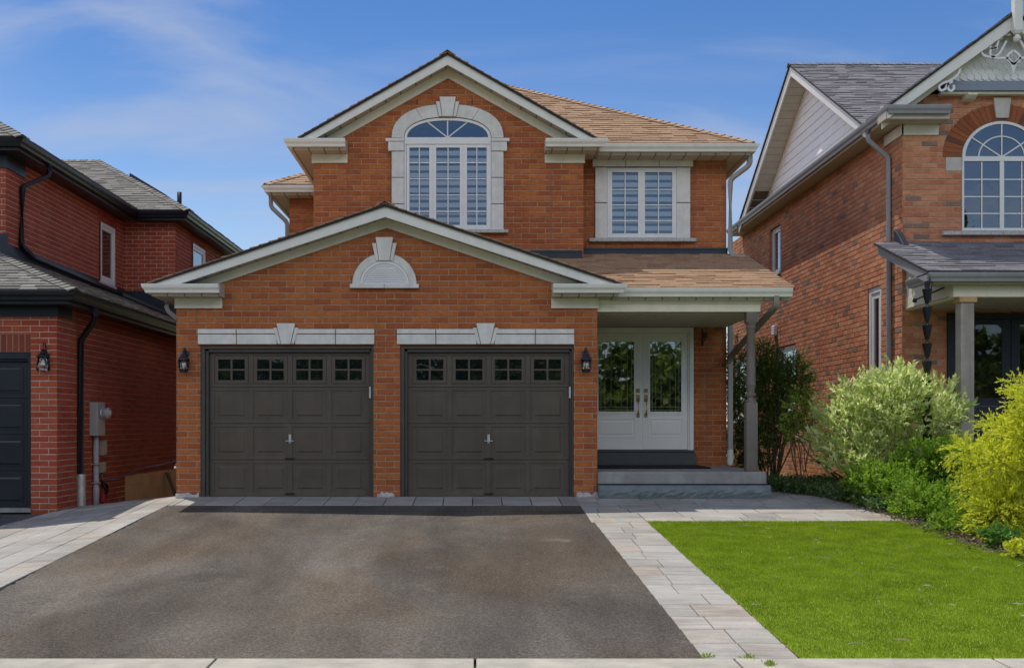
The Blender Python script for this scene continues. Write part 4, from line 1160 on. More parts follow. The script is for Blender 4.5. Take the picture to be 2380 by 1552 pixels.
# porch eave
ZP = Z(668.5, -0.2)
tr.box(GR + 0.02, 4.66, -0.08, 0.06, ZP - 0.165, ZP - 0.03); gutter(gt, (1.95, -0.08, ZP - 0.125), (4.66, -0.08, ZP - 0.125), (0, -1, 0), 0, 0)
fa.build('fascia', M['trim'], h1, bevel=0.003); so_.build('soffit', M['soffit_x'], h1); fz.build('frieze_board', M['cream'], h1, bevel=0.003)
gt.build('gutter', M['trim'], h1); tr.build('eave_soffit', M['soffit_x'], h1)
mb = MB()                                                   # porch verge board
mb.prism([(-0.1, ZP - 0.12), (YR, ZP - 0.12 + 0.335 * 2.6), (YR, ZP + 0.02 + 0.335 * 2.6), (-0.1, ZP + 0.02)], 'x', 4.56, 4.585)
mb.build('verge_board', M['trim'], h1)

# ---- porch
mb = MB(); bz0, bz1 = 2.752, 2.925
mb.box(GR + 0.002, 4.24, 0.03, 0.19, bz0, bz1 - 0.06); mb.box(GR + 0.002, 4.25, 0.015, 0.20, bz1 - 0.06, bz1); mb.box(GR + 0.002, 4.25, 0.0, 0.21, bz1, ZP - 0.166)
mb.box(4.09, 4.24, 0.19, YR - 0.001, bz0 + 0.02, bz1)
mb.build('porch_beam', M['cream'], h1, bevel=0.004)
mb = MB(); x = GR + 0.004
while x < 4.26:
    mb.box(x, min(x + 0.108, 4.27), 0.195, YR - 0.001, 2.735, 2.752); x += 0.116
mb.box(GR + 0.003, 4.27, 0.195, YR - 0.001, 2.745, 2.78)
mb.build('porch_ceiling', simple('porch_ceiling_paint', (0.56, 0.53, 0.44), 0.6, 0.06, 4), h1)
# turned post
px_, py_, zb = 4.115, 0.115, 0.38
hw_ = 0.083
mb = MB(); mb.box(px_ - hw_, px_ + hw_, py_ - hw_, py_ + hw_, zb, Z(935, 0.05))
z_a = Z(935, 0.05); z_t = Z(750, 0.05)
prof = [(0.110, 0), (0.100, 0.03), (0.072, 0.05), (0.066, 0.075), (0.082, 0.09), (0.095, 0.115), (0.092, 0.135), (0.066, 0.15), (0.070, 0.18), (0.086, 0.24), (0.086, 0.25), (0.096, 0.255), (0.096, 0.27), (0.087, 0.275), (0.082, 0.7), (0.078, z_t - z_a - 0.09), (0.092, z_t - z_a - 0.075), (0.092, z_t - z_a - 0.055), (0.08, z_t - z_a - 0.045), (0.112, z_t - z_a)]
mb.lathe([(r * 0.8, h) for r, h in prof], (px_, py_, z_a), 20)
mb.box(px_ - hw_, px_ + hw_, py_ - hw_, py_ + hw_, z_t, bz0)
mb.build('porch_post', M['taupe'], h1, bevel=0.006, smooth=True)
mb = MB(); mb.box(GR + 0.003, 4.295, -0.10, YR - 0.002, 0.20, 0.38); mb.box(GR + 0.003, 4.20, 0.0, YR - 0.01, -0.2, 0.20)
mb.build('porch_slab', M['concrete'], h1, bevel=0.012)
mb = MB(); mb.box(GR + 0.002, X(1617, 2.3), 2.28, YR - 0.002, 0.38, 0.615); mb.box(GR + 0.002, X(1614, 2.25), 2.26, YR - 0.002, 0.6155, 0.645)
mb.build('threshold', M['riser'], h1, bevel=0.006)

# ---- white double front door
y = YR
mb = MB(); fx1 = X(1612, y - 0.05); fx0 = fx1 - 1.80; fzt = Z(762, y)
mb.box(fx1 - 0.07, fx1, y - 0.06, y - 0.001, 0.645, fzt); mb.box(fx0, fx0 + 0.07, y - 0.06, y - 0.001, 0.645, fzt); mb.box(fx0 + 0.07, fx1 - 0.07, y - 0.06, y - 0.001, fzt - 0.06, fzt)
mb.box(fx1 - 0.10, fx1 - 0.07, y - 0.04, y - 0.001, 0.645, fzt - 0.06); mb.box(fx0 + 0.07, fx0 + 0.10, y - 0.04, y - 0.001, 0.645, fzt - 0.06); mb.box(fx0 + 0.10, fx1 - 0.10, y - 0.04, y - 0.001, fzt - 0.09, fzt - 0.06)
mb.build('door_frame', M['door_white'], h1, bevel=0.004)
def front_door_leaf(x0, x1, hinge):
    z0, z1 = 0.655, fzt - 0.095
    g0, g1 = Z(957, y), Z(794, y); ga, gb = x0 + 0.10, x1 - 0.10 - 0.0
    if hinge == 'l': ga, gb = x0 + 0.075, x1 - 0.12
    else: ga, gb = x0 + 0.12, x1 - 0.10
    yf, yb = y - 0.028, y - 0.0015
    d = MB()
    d.box(x0, ga, yf, yb, z0, z1); d.box(gb, x1, yf, yb, z0, z1); d.box(ga, gb, yf, yb, z0, g0); d.box(ga, gb, yf, yb, g1, z1)
    for q in ((ga - 0.03, ga + 0.005, g0 - 0.03, g1 + 0.03), (gb - 0.005, gb + 0.03, g0 - 0.03, g1 + 0.03), (ga + 0.005, gb - 0.005, g0 - 0.03, g0 + 0.005), (ga + 0.005, gb - 0.005, g1 - 0.005, g1 + 0.03)):
        d.box(q[0], q[1], yf - 0.008, yf - 0.0005, q[2], q[3])
    pa, pb, p0, p1 = ga - 0.01, gb + 0.01, Z(1014, y), Z(974, y)
    for q in ((pa - 0.018, pa, p0 - 0.018, p1 + 0.018), (pb, pb + 0.018, p0 - 0.018, p1 + 0.018), (pa, pb, p0 - 0.018, p0), (pa, pb, p1, p1 + 0.018)):
        d.box(q[0], q[1], yf - 0.007, yf - 0.0005, q[2], q[3])
    d.frustum(pa + 0.03, pb - 0.03, p0 + 0.03, p1 - 0.03, yf - 0.0005, 0.018, yf - 0.006)
    leaf_ = d.build('front_door', M['door_white'], h1, bevel=0.002)
    p = MB(); p.box(ga, gb, yf + 0.008, yf + 0.014, g0, g1); p.build('glass_pane', M['glass_door'], leaf_)
    c = MB(); yc0, yc1 = yf + 0.003, yf + 0.0075; w = 0.0035
    def vline(x, za, zb_): c.box(x - w, x + w, yc0, yc1, za, zb_)
    def hline(z, xa, xb): c.box(xa, xb, yc0, yc1, z - w, z + w)
    W_, Hh = gb - ga, g1 - g0
    for f in (0.08, 0.19, 0.81, 0.92): vline(ga + W_ * f, g0, g1)
    for f in (0.025, 0.07, 0.93, 0.965): hline(g0 + Hh * f, ga, gb)
    for f in (0.36, 0.64): vline(ga + W_ * f, g0 + Hh * 0.07, g1 - Hh * 0.07)
    for f in (0.19, 0.49, 0.80): hline(g0 + Hh * f, ga + W_ * 0.19, gb - W_ * 0.19)
    for f in (0.15, 0.27, 0.38, 0.5, 0.62, 0.73, 0.85): hline(g0 + Hh * f, ga, ga + W_ * 0.08); hline(g0 + Hh * f, gb - W_ * 0.08, gb)
    for f in (0.2, 0.35, 0.5, 0.65, 0.8): vline(ga + W_ * f, g0, g0 + Hh * 0.025)
    c.build('leading', M['lead'], leaf_)
    hx = x1 - 0.055 if hinge == 'l' else x0 + 0.055
    hd = MB(); zh = Z(907, y)
    hd.box(hx - 0.032, hx + 0.032, yf - 0.02, yf, zh - 0.04, zh + 0.03); hd.lathe([(0.02, 0), (0.017, -0.018)], (hx, yf - 0.02, zh - 0.005), 12, 'y')
    hd.box(hx - 0.032, hx + 0.032, yf - 0.014, yf, zh - 0.19, zh - 0.075); hd.box(hx - 0.024, hx + 0.024, yf - 0.014, yf, zh - 0.46, zh - 0.39)
    hd.tube(bend([(hx, yf - 0.01, zh - 0.15), (hx, yf - 0.055, zh - 0.17), (hx, yf - 0.06, zh - 0.37), (hx, yf - 0.01, zh - 0.42)], 0.05), 0.011, 8)
    hd.build('handle', M['brass'], leaf_, bevel=0.003)
xm = X(1491.5, y)
front_door_leaf(fx0 + 0.102, xm - 0.012, 'l'); front_door_leaf(xm + 0.012, fx1 - 0.102, 'r')
mb = MB(); mb.box(xm - 0.0115, xm + 0.0115, y - 0.022, y - 0.001, 0.65, fzt - 0.092); mb.build('door_astragal', M['door_white'], h1)

# ---- downspouts
xw = HR
downspout(h1, [(HR + 0.33, 2.2, ZR - 0.12), (HR + 0.33, 2.22, ZR - 0.30), (HR + 0.05, 2.42, ZR - 0.50), (HR + 0.05, 2.42, 4.02), (HR + 0.14, 2.34, 3.90), (HR + 0.28, 2.30, 3.90)], M['pipe'])
downspout(h1, [(HR + 0.05, 2.42, 3.78), (HR + 0.05, 2.42, 0.62)], M['pipe'])
o = downspout(h1, [(X(1803, -0.1), -0.12, ZP - 0.11), (X(1803, -0.1), -0.12, Z(712, -0.1)), (X(1700, 2.3), 2.3, Z(826, 2.3)), (X(1692, 2.4), 2.42, Z(845, 2.4))], M['pipe_d'])
mb = MB()
def corrugated(mb, x, y, z0, z1, r, n=14, pitch=0.022):
    pr = []; z = 0.0; k = 0
    while z < z1 - z0: pr.append((r * (1.0 if k % 2 else 0.9), z)); z += pitch / 2; k += 1
    mb.lathe(pr, (x, y, z0), n)
corrugated(mb, HR + 0.05, 2.42, 0.40, 0.66, 0.055)
mb.build('drain_sleeve', M['white'], h1, smooth=True)
downspout(h1, [(GL - 0.30, 0.6, ZG - 0.12), (GL - 0.30, 0.6, ZG - 0.28), (GL - 0.05, 0.6, ZG - 0.48), (GL - 0.05, 0.6, 0.2)], M['pipe'])
downspout(h1, [(-4.06, 5.6, ZR - 0.12), (-4.06, 5.6, ZR - 0.34), (-3.76, 5.75, ZR - 0.62), (-3.76, 5.75, 3.5)], M['pipe'])

# ================================================================== RED BRICK HOUSE WITH BLACK GUTTERS (far left)
h2 = thing('brick_house', 'dark red brick house with black gutters, navy garage door and weathered grey roof', 'house', (-9.0, 6.0, 0), 'brick houses in a row')
BX, BY = -6.096, -0.31                     # garage corner
SX, SY = -7.81, 2.0                        # upper storey corner
JY, JX = 8.24, -6.67                       # jog in the upper storey
ndx, ndz = X(72, BY), Z(818, BY)
mb = MB()
w1 = (6.62, 7.55, Z(660, 7.1), Z(524, 7.1), 0.035); w2 = (9.7, 10.9, 4.35, Z(572, 10.2), 0.035); gd = (-9.2, ndx, -0.5, ndz, 0.14)
wall(mb, 'y', BY, -12.0, BX, -0.5, 2.83, [gd])
wall(mb, 'x', BX, BY, 10.0, 0.185, 2.83)
wall(mb, 'x', BX, BY, 2.85, -0.6, 0.185)
wall(mb, 'y', SY, -12.5, SX, 2.9, 5.7)
wall(mb, 'x', SX, SY, JY, 2.9, 5.7, [w1])
wall(mb, 'y', JY, SX, JX, 2.5, 5.7)
wall(mb, 'x', JX, JY, 15.0, -0.6, 5.7, [w2])
mb.mi = 2; K = dict(zshift=0.02)
bricks(mb, 'y', BY, -1, [(-12.0, -0.25), (BX + 0.008, -0.25), (BX + 0.008, 2.83), (-12.0, 2.83)], [gd[:4], (-9.2, ndx, ndz, ndz + 0.268)], seed=5, shift=0.06, **K)
bricks(mb, 'x', BX, 1, [(BY - 0.008, 0.185), (8.3, 0.185), (8.3, 2.83), (BY - 0.008, 2.83)], seed=6, shift=0.02, **K)
bricks(mb, 'x', BX, 1, [(BY - 0.008, -0.3), (2.85, -0.3), (2.85, 0.185), (BY - 0.008, 0.185)], seed=7, shift=0.02, **K)
bricks(mb, 'y', SY, -1, [(-12.5, 3.6), (SX + 0.008, 3.6), (SX + 0.008, 5.7), (-12.5, 5.7)], seed=8, **K)
bricks(mb, 'x', SX, 1, [(SY - 0.008, 3.7), (JY, 3.7), (JY, 5.7), (SY - 0.008, 5.7)], [w1], seed=9, **K)
bricks(mb, 'y', JY, -1, [(SX, 2.9), (JX + 0.008, 2.9), (JX + 0.008, 5.7), (SX, 5.7)], seed=10, **K)
bricks(mb, 'x', JX, 1, [(JY - 0.008, 2.6), (13, 2.6), (13, 5.7), (JY - 0.008, 5.7)], [w2], seed=11, **K)
mb.build('wall', [M['mort_l'], M['brick_l'], M['face_l']], h2)
mb = MB(); mb.box(BX - 0.1, BX + 0.004, 2.35, 10.0, -0.7, 0.02); mb.box(BX - 0.1, BX + 0.005, 2.855, 10.0, 0.02, 0.183)
mb.build('foundation', M['parge'], h2, bevel=0.004)
# soldier course over the garage door
mb = MB(); x = ndx - 0.004; pw = 0.0885
while x > -9.2:
    mb.box(x - pw + 0.011, x, BY - 0.002, BY + 0.05, ndz + 0.004, ndz + 0.262); x -= pw
mb.build('soldier_course', M['arch_brick_red'], h2)
mb = MB(); mb.box(-9.2, ndx, BY - 0.0008, BY + 0.04, ndz, ndz + 0.268)
mb.build('soldier_joint', simple('pale_mortar', (0.27, 0.22, 0.18), 0.9, 0.15, 8), h2)
# navy garage door
f = MB(); f.box(ndx - 0.05, ndx, BY + 0.02, BY + 0.14, -0.2, ndz); f.box(-9.2, ndx - 0.05, BY + 0.02, BY + 0.14, ndz - 0.10, ndz); f.box(-9.2, ndx - 0.05, BY + 0.05, BY + 0.14, ndz - 0.13, ndz - 0.105)
f.build('door_frame', M['navy'], h2, bevel=0.005)
d = MB(); d.box(-9.2, ndx - 0.01, BY + 0.155, BY + 0.2, -0.4, ndz + 0.1); x1 = ndx - 0.052; zt = ndz - 0.13; zb = -0.135; sh = (zt - zb) / 4  # slab behind the door added to block sun leaking through the section gaps
for r_ in range(4):
    z0, z1 = zb + r_ * sh, zb + (r_ + 1) * sh - 0.004
    d.box(-9.2, x1, BY + 0.11, BY + 0.15, z0, z1)
    for k in range(4):
        b_ = x1 - 0.13 - k * 0.63
        d.frustum(b_ - 0.52, b_, z0 + 0.09, z1 - 0.09, BY + 0.1095, 0.025, BY + 0.101)
        for q in ((b_ - 0.545, b_ - 0.53, z0 + 0.07, z1 - 0.07), (b_ + 0.01, b_ + 0.025, z0 + 0.07, z1 - 0.07), (b_ - 0.53, b_ + 0.01, z0 + 0.07, z0 + 0.083), (b_ - 0.53, b_ + 0.01, z1 - 0.083, z1 - 0.07)):
            d.box(q[0], q[1], BY + 0.103, BY + 0.109, q[2], q[3])
d.build('garage_door', M['navy'], h2, bevel=0.003)
mb = MB(); mb.box(-9.2, ndx, BY - 0.02, BY + 0.16, -0.2, -0.14); mb.build('garage_sill', M['concrete'], h2)
# windows in the side wall
def side_window(parent, xw, sgn, ya, yb, z0, z1, dep, fmat, frame=0.055, sill=True, pane=None, mid=False, sill_mat=None):
    """window set dep back in a wall whose plane is x = xw and which faces sgn along x"""
    xf = xw - sgn * dep
    f = MB(); g = MB()
    for q in ((ya, ya + frame, z0, z1), (yb - frame, yb, z0, z1), (ya + frame, yb - frame, z0, z0 + frame), (ya + frame, yb - frame, z1 - frame, z1)):
        f.box(xf, xf + sgn * 0.06, q[0], q[1], q[2], q[3])
    for q in ((ya + frame, ya + 2 * frame, z0 + frame, z1 - frame), (yb - 2 * frame, yb - frame, z0 + frame, z1 - frame), (ya + 2 * frame, yb - 2 * frame, z0 + frame, z0 + 2 * frame), (ya + 2 * frame, yb - 2 * frame, z1 - 2 * frame, z1 - frame)):
        f.box(xf, xf + sgn * 0.045, q[0], q[1], q[2], q[3])
    if mid: f.box(xf, xf + sgn * 0.05, (ya + yb) / 2 - 0.03, (ya + yb) / 2 + 0.03, z0 + frame, z1 - frame)
    w = f.build('window', fmat, parent, bevel=0.003)
    g.box(xf + sgn * 0.015, xf + sgn * 0.022, ya + frame, yb - frame, z0 + frame, z1 - frame)
    g.build('pane', pane or M['glass'], w)
    if sill:
        s = MB(); s.box(xw - sgn * dep, xw + sgn * 0.05, ya - 0.06, yb + 0.06, z0 - 0.07, z0 - 0.001)
        s.build('sill', sill_mat or M['limestone'], w, bevel=0.005)
    return w
side_window(h2, SX, 1, 6.62, 7.55, Z(660, 7.1), Z(524, 7.1), 0.03, M['white'], 0.07)
side_window(h2, JX, 1, 9.7, 10.9, 4.35, Z(572, 10.2), 0.03, M['white'], 0.07)
mb = MB()
for ya, yb, xw, zz in ((6.5, 7.67, SX, Z(524, 7.1)), (9.6, 11.0, JX, Z(572, 10.2))):
    k = ya
    while k < yb: mb.box(xw - 0.03, xw + 0.003, k, k + 0.078, zz + 0.003, zz + 0.265); k += 0.0885
mb.build('soldier_course', M['arch_brick_red'], h2)
# roofs
rf = MB()
sl, ze = 0.42, 2.98
e([(-12.5, -0.78, ze), (-5.66, -0.78, ze), (-8.44, 2.0, ze + sl * 2.78), (-12.5, 2.0, ze + sl * 2.78)], seed=31)
e([(-5.66, -0.78, ze), (-5.66, 9.6, ze), (SX, 9.6, ze + sl * 2.15), (SX, 1.37, ze + sl * 2.15)], (0, 1, 0), seed=32)
caps(rf, (-5.66, -0.78, ze + 0.004), (SX, 1.37, ze + sl * 2.15 + 0.004), (0, -sl, 1), (sl, 0, 1), 0.13)
rf.build('roof', [M['shingle_olive'], M['deck']], h2)
rf = MB(); ze, sl = 5.755, 0.6
e([(-13, 1.56, ze), (-7.36, 1.56, ze), (-11.5, 5.7, ze + sl * 4.14), (-13, 5.7, ze + sl * 4.14)], seed=33)
rf.mi = 1; rf.box(-13, -7.40, 1.60, 2.0, ze - 0.05, ze - 0.005); rf.box(-7.43, -6.30, 7.82, 8.2, ze - 0.05, ze - 0.005)
e([(-7.36, 1.56, ze), (-7.36, 8.3, ze), (-10.3, 11.24, ze + sl * 2.94), (-11.5, 11.24, ze + sl * 4.14), (-11.5, 5.7, ze + sl * 4.14)], (0, 1, 0), seed=34)
e([(-7.7, 7.78, ze), (-6.25, 7.78, ze), (-9.19, 10.72, ze + sl * 2.94), (-12, 10.72, ze + sl * 2.94)], seed=35)
e([(-6.25, 7.78, ze), (-6.25, 15, ze), (-9.19, 12.06, ze + sl * 2.94), (-9.19, 10.72, ze + sl * 2.94)], (0, 1, 0), seed=36)
caps(rf, (-7.36, 1.56, ze + 0.004), (-11.5, 5.7, ze + sl * 4.14), (0, -sl, 1), (sl, 0, 1), 0.13)
caps(rf, (-6.25, 7.78, ze + 0.004), (-9.19, 10.72, ze + sl * 2.94), (0, -sl, 1), (sl, 0, 1), 0.13)
caps(rf, (-9.19, 10.72, ze + sl * 2.94), (-12, 10.72, ze + sl * 2.94), (0, -sl, 1), (0, sl, 1), 0.13)
roof2 = rf.build('roof', [M['shingle_olive'], M['deck']], h2)
mb = MB()
vx_, vy_ = -8.1, 11.6; vz_ = ze + sl * (-6.25 - vx_)
mb.prism([(vx_ - 0.55, vz_ + 0.33 + 0.06), (vx_ + 0.35, vz_ - 0.21 + 0.06), (vx_ + 0.38, vz_ - 0.21 + 0.16), (vx_ - 0.52, vz_ + 0.33 + 0.16)], 'y', vy_ - 0.3, vy_ + 0.3)
mb.build('roof_vent', M['black'], roof2, bevel=0.01)
mb = MB(); mb.lathe([(0.052, -0.4), (0.052, 0.30), (0.046, 0.30), (0.046, 0.2)], (X(417, 8.6), 8.6, Z(478, 8.6)), 14)
mb.lathe([(0.11, -0.06), (0.06, 0.06)], (X(417, 8.6), 8.6, Z(486, 8.6)), 14)
mb.build('vent_pipe', M['black'], roof2, smooth=True)
# black eaves and gutters
tr, gt = Runs(), Runs()
ze = 2.955
tr.box(-12.5, BX + 0.30, -0.66, BY + 0.01, ze - 0.16, ze - 0.02); tr.box(BX - 0.01, BX + 0.30, BY + 0.01, 9.6, ze - 0.16, ze - 0.02)
gutter(gt, (-12.5, -0.66, ze - 0.11), (BX + 0.30, -0.66, ze - 0.11), (0, -1, 0), 0, 1); gutter(gt, (BX + 0.30, -0.66, ze - 0.11), (BX + 0.30, 9.6, ze - 0.11), (1, 0, 0), 1, 0)
ze = 5.735
tr.box(-13, SX + 0.33, 1.70, SY + 0.01, ze - 0.17, ze - 0.02); tr.box(SX - 0.01, SX + 0.33, SY + 0.01, 8.0, ze - 0.17, ze - 0.02)
tr.box(SX + 0.331, JX + 0.30, 7.92, JY + 0.01, ze - 0.17, ze - 0.02); tr.box(JX - 0.01, JX + 0.30, JY + 0.01, 15, ze - 0.17, ze - 0.02)
gutter(gt, (-13, 1.70, ze - 0.12), (SX + 0.33, 1.70, ze - 0.12), (0, -1, 0), 0, 1); gutter(gt, (SX + 0.33, 1.70, ze - 0.12), (SX + 0.33, 7.92, ze - 0.12), (1, 0, 0), 1, -1)
gutter(gt, (SX + 0.33, 7.92, ze - 0.12), (JX + 0.30, 7.92, ze - 0.12), (0, -1, 0), -1, 1); gutter(gt, (JX + 0.30, 7.92, ze - 0.12), (JX + 0.30, 15, ze - 0.12), (1, 0, 0), 1, 0)
tr.build('eave_soffit', M['black'], h2); gt.build('gutter', M['black'], h2)
fz = Runs()
fz.box(-12.5, BX + 0.03, BY - 0.03, BY + 0.004, 2.955 - 0.31, 2.955 - 0.161); fz.box(BX - 0.004, BX + 0.03, BY + 0.004, BY + 0.55, 2.955 - 0.31, 2.955 - 0.161)
fz.box(-13, SX + 0.03, SY - 0.03, SY + 0.004, 5.735 - 0.40, 5.735 - 0.171); fz.box(SX - 0.004, SX + 0.03, SY + 0.004, SY + 0.75, 5.735 - 0.40, 5.735 - 0.171)
fz.build('frieze_board', M['black'], h2, bevel=0.003)
mb = MB()
zf = 2.98 + 0.42 * 2.15
mb.box(SX - 0.005, SX + 0.025, 1.37, JY, zf - 0.1, zf + 0.20); mb.box(SX + 0.025, JX + 0.03, JY - 0.025, JY + 0.005, 3.0, zf + 0.16)
mb.prism([(1.30, zf - 0.06), (1.95, zf - 0.06), (1.95, zf + 0.36), (1.5, zf + 0.26)], 'x', SX - 0.10, SX + 0.06)
mb.build('flashing', M['flash'], h2, bevel=0.004)
# downspouts
downspout(h2, [(BX + 0.33, 0.35, 2.85), (BX + 0.33, 0.35, 2.66), (BX + 0.055, 0.52, 2.36), (BX + 0.055, 0.52, 0.28)], M['black'])
mb = MB(); corrugated(mb, BX + 0.055, 0.52, -0.20, 0.33, 0.075, 16, 0.028)
mb.build('drain_sleeve', M['steel'], h2, smooth=True)
downspout(h2, [(SX + 0.36, 2.95, 5.62), (SX + 0.36, 2.95, 5.42), (SX + 0.055, 2.55, 5.15), (SX + 0.055, 2.5, zf + 0.24), (SX + 0.10, 2.9, zf + 0.12), (SX + 0.13, 7.6, zf + 0.03), (SX + 1.0, 8.0, zf - 0.34)], M['black'])

# ================================================================== BRICK HOUSE WITH SCALLOPED GABLE (right)
h3 = thing('brick_house', 'brick house with white scalloped gable, scrollwork trim, grey shingles and dark double door', 'house', (9.0, 7.0, 0), 'brick houses in a row')
RX, RY = 6.97, 1.65
tw = (2.60, 3.25, 1.0, Z(667, 2.9))        # tall window (y0, y1, z0, z1)
uw = (8.95, 9.85, Z(633, 9.2), Z(528, 9.4))
lw = (7.7, 9.35, 1.2, 2.84)
fw_ = (12.0, 13.6, 1.2, 2.84)
mb = MB()
ho = [(*tw, 0.11), (*uw, 0.11), (*lw, 0.11), (*fw_, 0.11)]
mb.mi = 1
wall(mb, 'x', RX, RY, 14.2, -0.5, 6.02, ho)
mb.mi = 0
wall(mb, 'x', RX - 0.0006, RY, 14.2, -0.5, 6.02, [h[:4] + (0.0,) for h in ho])
wall(mb, 'y', RY, RX, 11.0, -0.5, 6.46)
mb.mi = 1
wall(mb, 'x', 11.0, RY, 14.2, -0.5, 6.46)
wall(mb, 'y', 2.9, 11.0, 14.0, -0.5, 6.3)
mb.mi = 2
bricks(mb, 'x', RX, -1, [(RY - 0.008, -0.2), (14.0, -0.2), (14.0, 6.02), (RY - 0.008, 6.02)], ho, bw=0.262, seed=12, joint=0.012, proud=0.010)
wc3, hw3, zs3 = X(2327, RY), X(2327, RY) - X(2235, RY), Z(366, RY)
fh = [(wc3 - hw3, wc3 + hw3, Z(537, RY), zs3)]
ro3, rz3 = hw3 + 0.31, Z(283, RY) - zs3 + 0.28
for i in range(24):
    za_ = zs3 + rz3 * i / 24; w_ = ro3 * math.sqrt(max(0.0, 1 - ((i + 0.5) / 24) ** 2))
    fh.append((wc3 - w_, wc3 + w_, za_, zs3 + rz3 * (i + 1) / 24))
bricks(mb, 'y', RY, -1, [(RX - 0.010, 0.3), (10.9, 0.3), (10.9, 6.46), (RX - 0.010, 6.46)], fh, bw=0.262, seed=13, shift=0.07)
mb.build('wall', [M['mort_r'], M['brick_r'], M['face_r']], h3)
side_window(h3, RX, -1, *tw, 0.07, M['white'], 0.10)
side_window(h3, RX, -1, *uw, 0.11, M['white'], 0.055)
side_window(h3, RX, -1, *lw, 0.11, M['white'], 0.055)
side_window(h3, RX, -1, *fw_, 0.11, M['white'], 0.055)
mb = MB()
for w in (tw, lw, fw_):
    k = w[0] - 0.08
    while k < w[1] + 0.06: mb.box(RX - 0.004, RX + 0.05, k, k + 0.078, w[3] + 0.004, w[3] + 0.27); k += 0.0885
mb.build('soldier_course', M['arch_brick'], h3)
# front window with brick arch
y = RY
xl = X(2235, y); wc = X(2327, y); hw = wc - xl; zsp = Z(366, y); zb = Z(537, y)
fr, pn = MB(), MB()
def half(r, n=28): return arc(wc, zsp, r, r * (zsp and (Z(283, y) - zsp) / hw), 0, 180, n)
fr.band(half(hw), half(hw - 0.05), 'y', y - 0.03, y + 0.02)
fr.box(wc - hw, wc + hw, y - 0.035, y + 0.02, Z(376, y), zsp + 0.01)
for a, b in ((wc - hw, wc - hw + 0.03), (wc - 0.035, wc + 0.035), (wc + hw - 0.03, wc + hw)): fr.box(a, b, y - 0.03, y + 0.02, zb, Z(376, y))
fr.box(wc - hw + 0.03, wc - 0.035, y - 0.03, y + 0.02, zb, zb + 0.045); fr.box(wc + 0.035, wc + hw - 0.03, y - 0.03, y + 0.02, zb, zb + 0.045)
z0, z1 = zb + 0.045, Z(377, y)
for a, b in ((wc - hw + 0.03, wc - 0.035), (wc + 0.035, wc + hw - 0.03)):
    m_ = (a + b) / 2; fr.box(m_ - 0.011, m_ + 0.011, y - 0.022, y - 0.008, z0, z1)
    for v in (418, 458, 497): fr.box(a, b, y - 0.0215, y - 0.0085, Z(v, y) - 0.011, Z(v, y) + 0.011)
k = (Z(283, y) - zsp) / hw
for a in (36, 90, 144):
    r_ = hw - 0.04; fr.sweep([(wc, y - 0.015, zsp), (wc + r_ * math.cos(R(a)), y - 0.015, zsp + r_ * k * math.sin(R(a)))], [(-0.011, -0.006), (0.011, -0.006), (0.011, 0.006), (-0.011, 0.006)], up=(0, 1, 0))
fr.band(half(hw * 0.60, 20), half(hw * 0.60 - 0.024, 20), 'y', y - 0.0205, y - 0.009)
win = fr.build('window', M['white'], h3, bevel=0.003)
pn.box(wc - hw + 0.02, wc + hw - 0.02, y - 0.006, y - 0.001, zb + 0.02, zsp); pn.prism(half(hw - 0.03), 'y', y - 0.006, y - 0.001)
pn.build('pane', M['glass'], win)
ab = [MB(), MB()]
ro = hw + 0.31; na = 30
for i in range(na):
    a0, a1 = 180 * (i + 0.06) / na, 180 * (i + 0.94) / na
    if 84 < (a0 + a1) / 2 < 96: continue
    pts = [(wc + r_ * math.cos(R(a)), zsp + (r_ * math.sin(R(a)) * (k if r_ < ro else (hw * k + 0.28) / ro))) for r_, a in ((hw + 0.01, a0), (ro, a0), (ro, a1), (hw + 0.01, a1))]
    ab[i * 2 // na].prism(pts, 'y', y - 0.012, y + 0.02)
for q in ab: q.build('brick_arch', M['arch_brick'], win, bevel=0.004)
mb = MB(); mb.band(arc(wc, zsp, ro + 0.012, hw * k + 0.292, 0, 180, 40), half(hw, 40), 'y', y - 0.004, y + 0.01); mb.build('joint', M['mortar'], win)
mb = Runs()
kz0, kz1 = Z(276, y), Z(229, y)
mb.prism([(wc - 0.10, kz0), (wc + 0.10, kz0), (wc + 0.145, kz1), (wc - 0.145, kz1)], 'y', y - 0.05, y + 0.01)
for s_ in (-1, 1): mb.box(wc + s_ * hw * 1.005, wc + s_ * (hw + 0.262), y - 0.02, y + 0.01, Z(398, y), zsp)
mb.build('keystone', simple('warm_stone', (0.50, 0.48, 0.42), 0.75, 0.1, 8, 0.2, 60), win, bevel=0.005)
mb = MB(); mb.box(X(2187, y), wc - 0.003, y - 0.09, y + 0.01, Z(548, y), Z(539, y)); mb.box(wc + 0.003, 2 * wc - X(2187, y), y - 0.09, y + 0.01, Z(548, y), Z(539, y)); mb.build('sill', M['limestone'], win, bevel=0.006)

# front gable
gx3, gz3, gm3, gh3, gy3 = 8.61, 7.66, 0.735, 2.06, 1.25
rf = MB()
for s_ in (-1, 1):
    e([(gx3, gy3 - 0.03, gz3), (gx3 + s_ * gh3, gy3 - 0.03, gz3 - gm3 * gh3), (gx3 + s_ * gh3, 2.55, gz3 - gm3 * gh3), (gx3, 2.55, gz3)], (0, 1, 0), seed=41 + s_)
    xa_ = 7.10 if s_ < 0 else gx3 + gh3
    e([(gx3, 2.55, gz3), (xa_, 2.55, gz3 - gm3 * abs(gx3 - xa_)), (xa_, 6.2, gz3 - gm3 * abs(gx3 - xa_)), (gx3, 6.2, gz3)], (0, 1, 0), seed=44 + s_)
caps(rf, (gx3, gy3, gz3 + 0.006), (gx3, 5.6, gz3 + 0.006), (-gm3, 0, 1), (gm3, 0, 1), 0.13)
wy, wz, wm = 6.84, 8.62, 0.55                                # side-facing wing
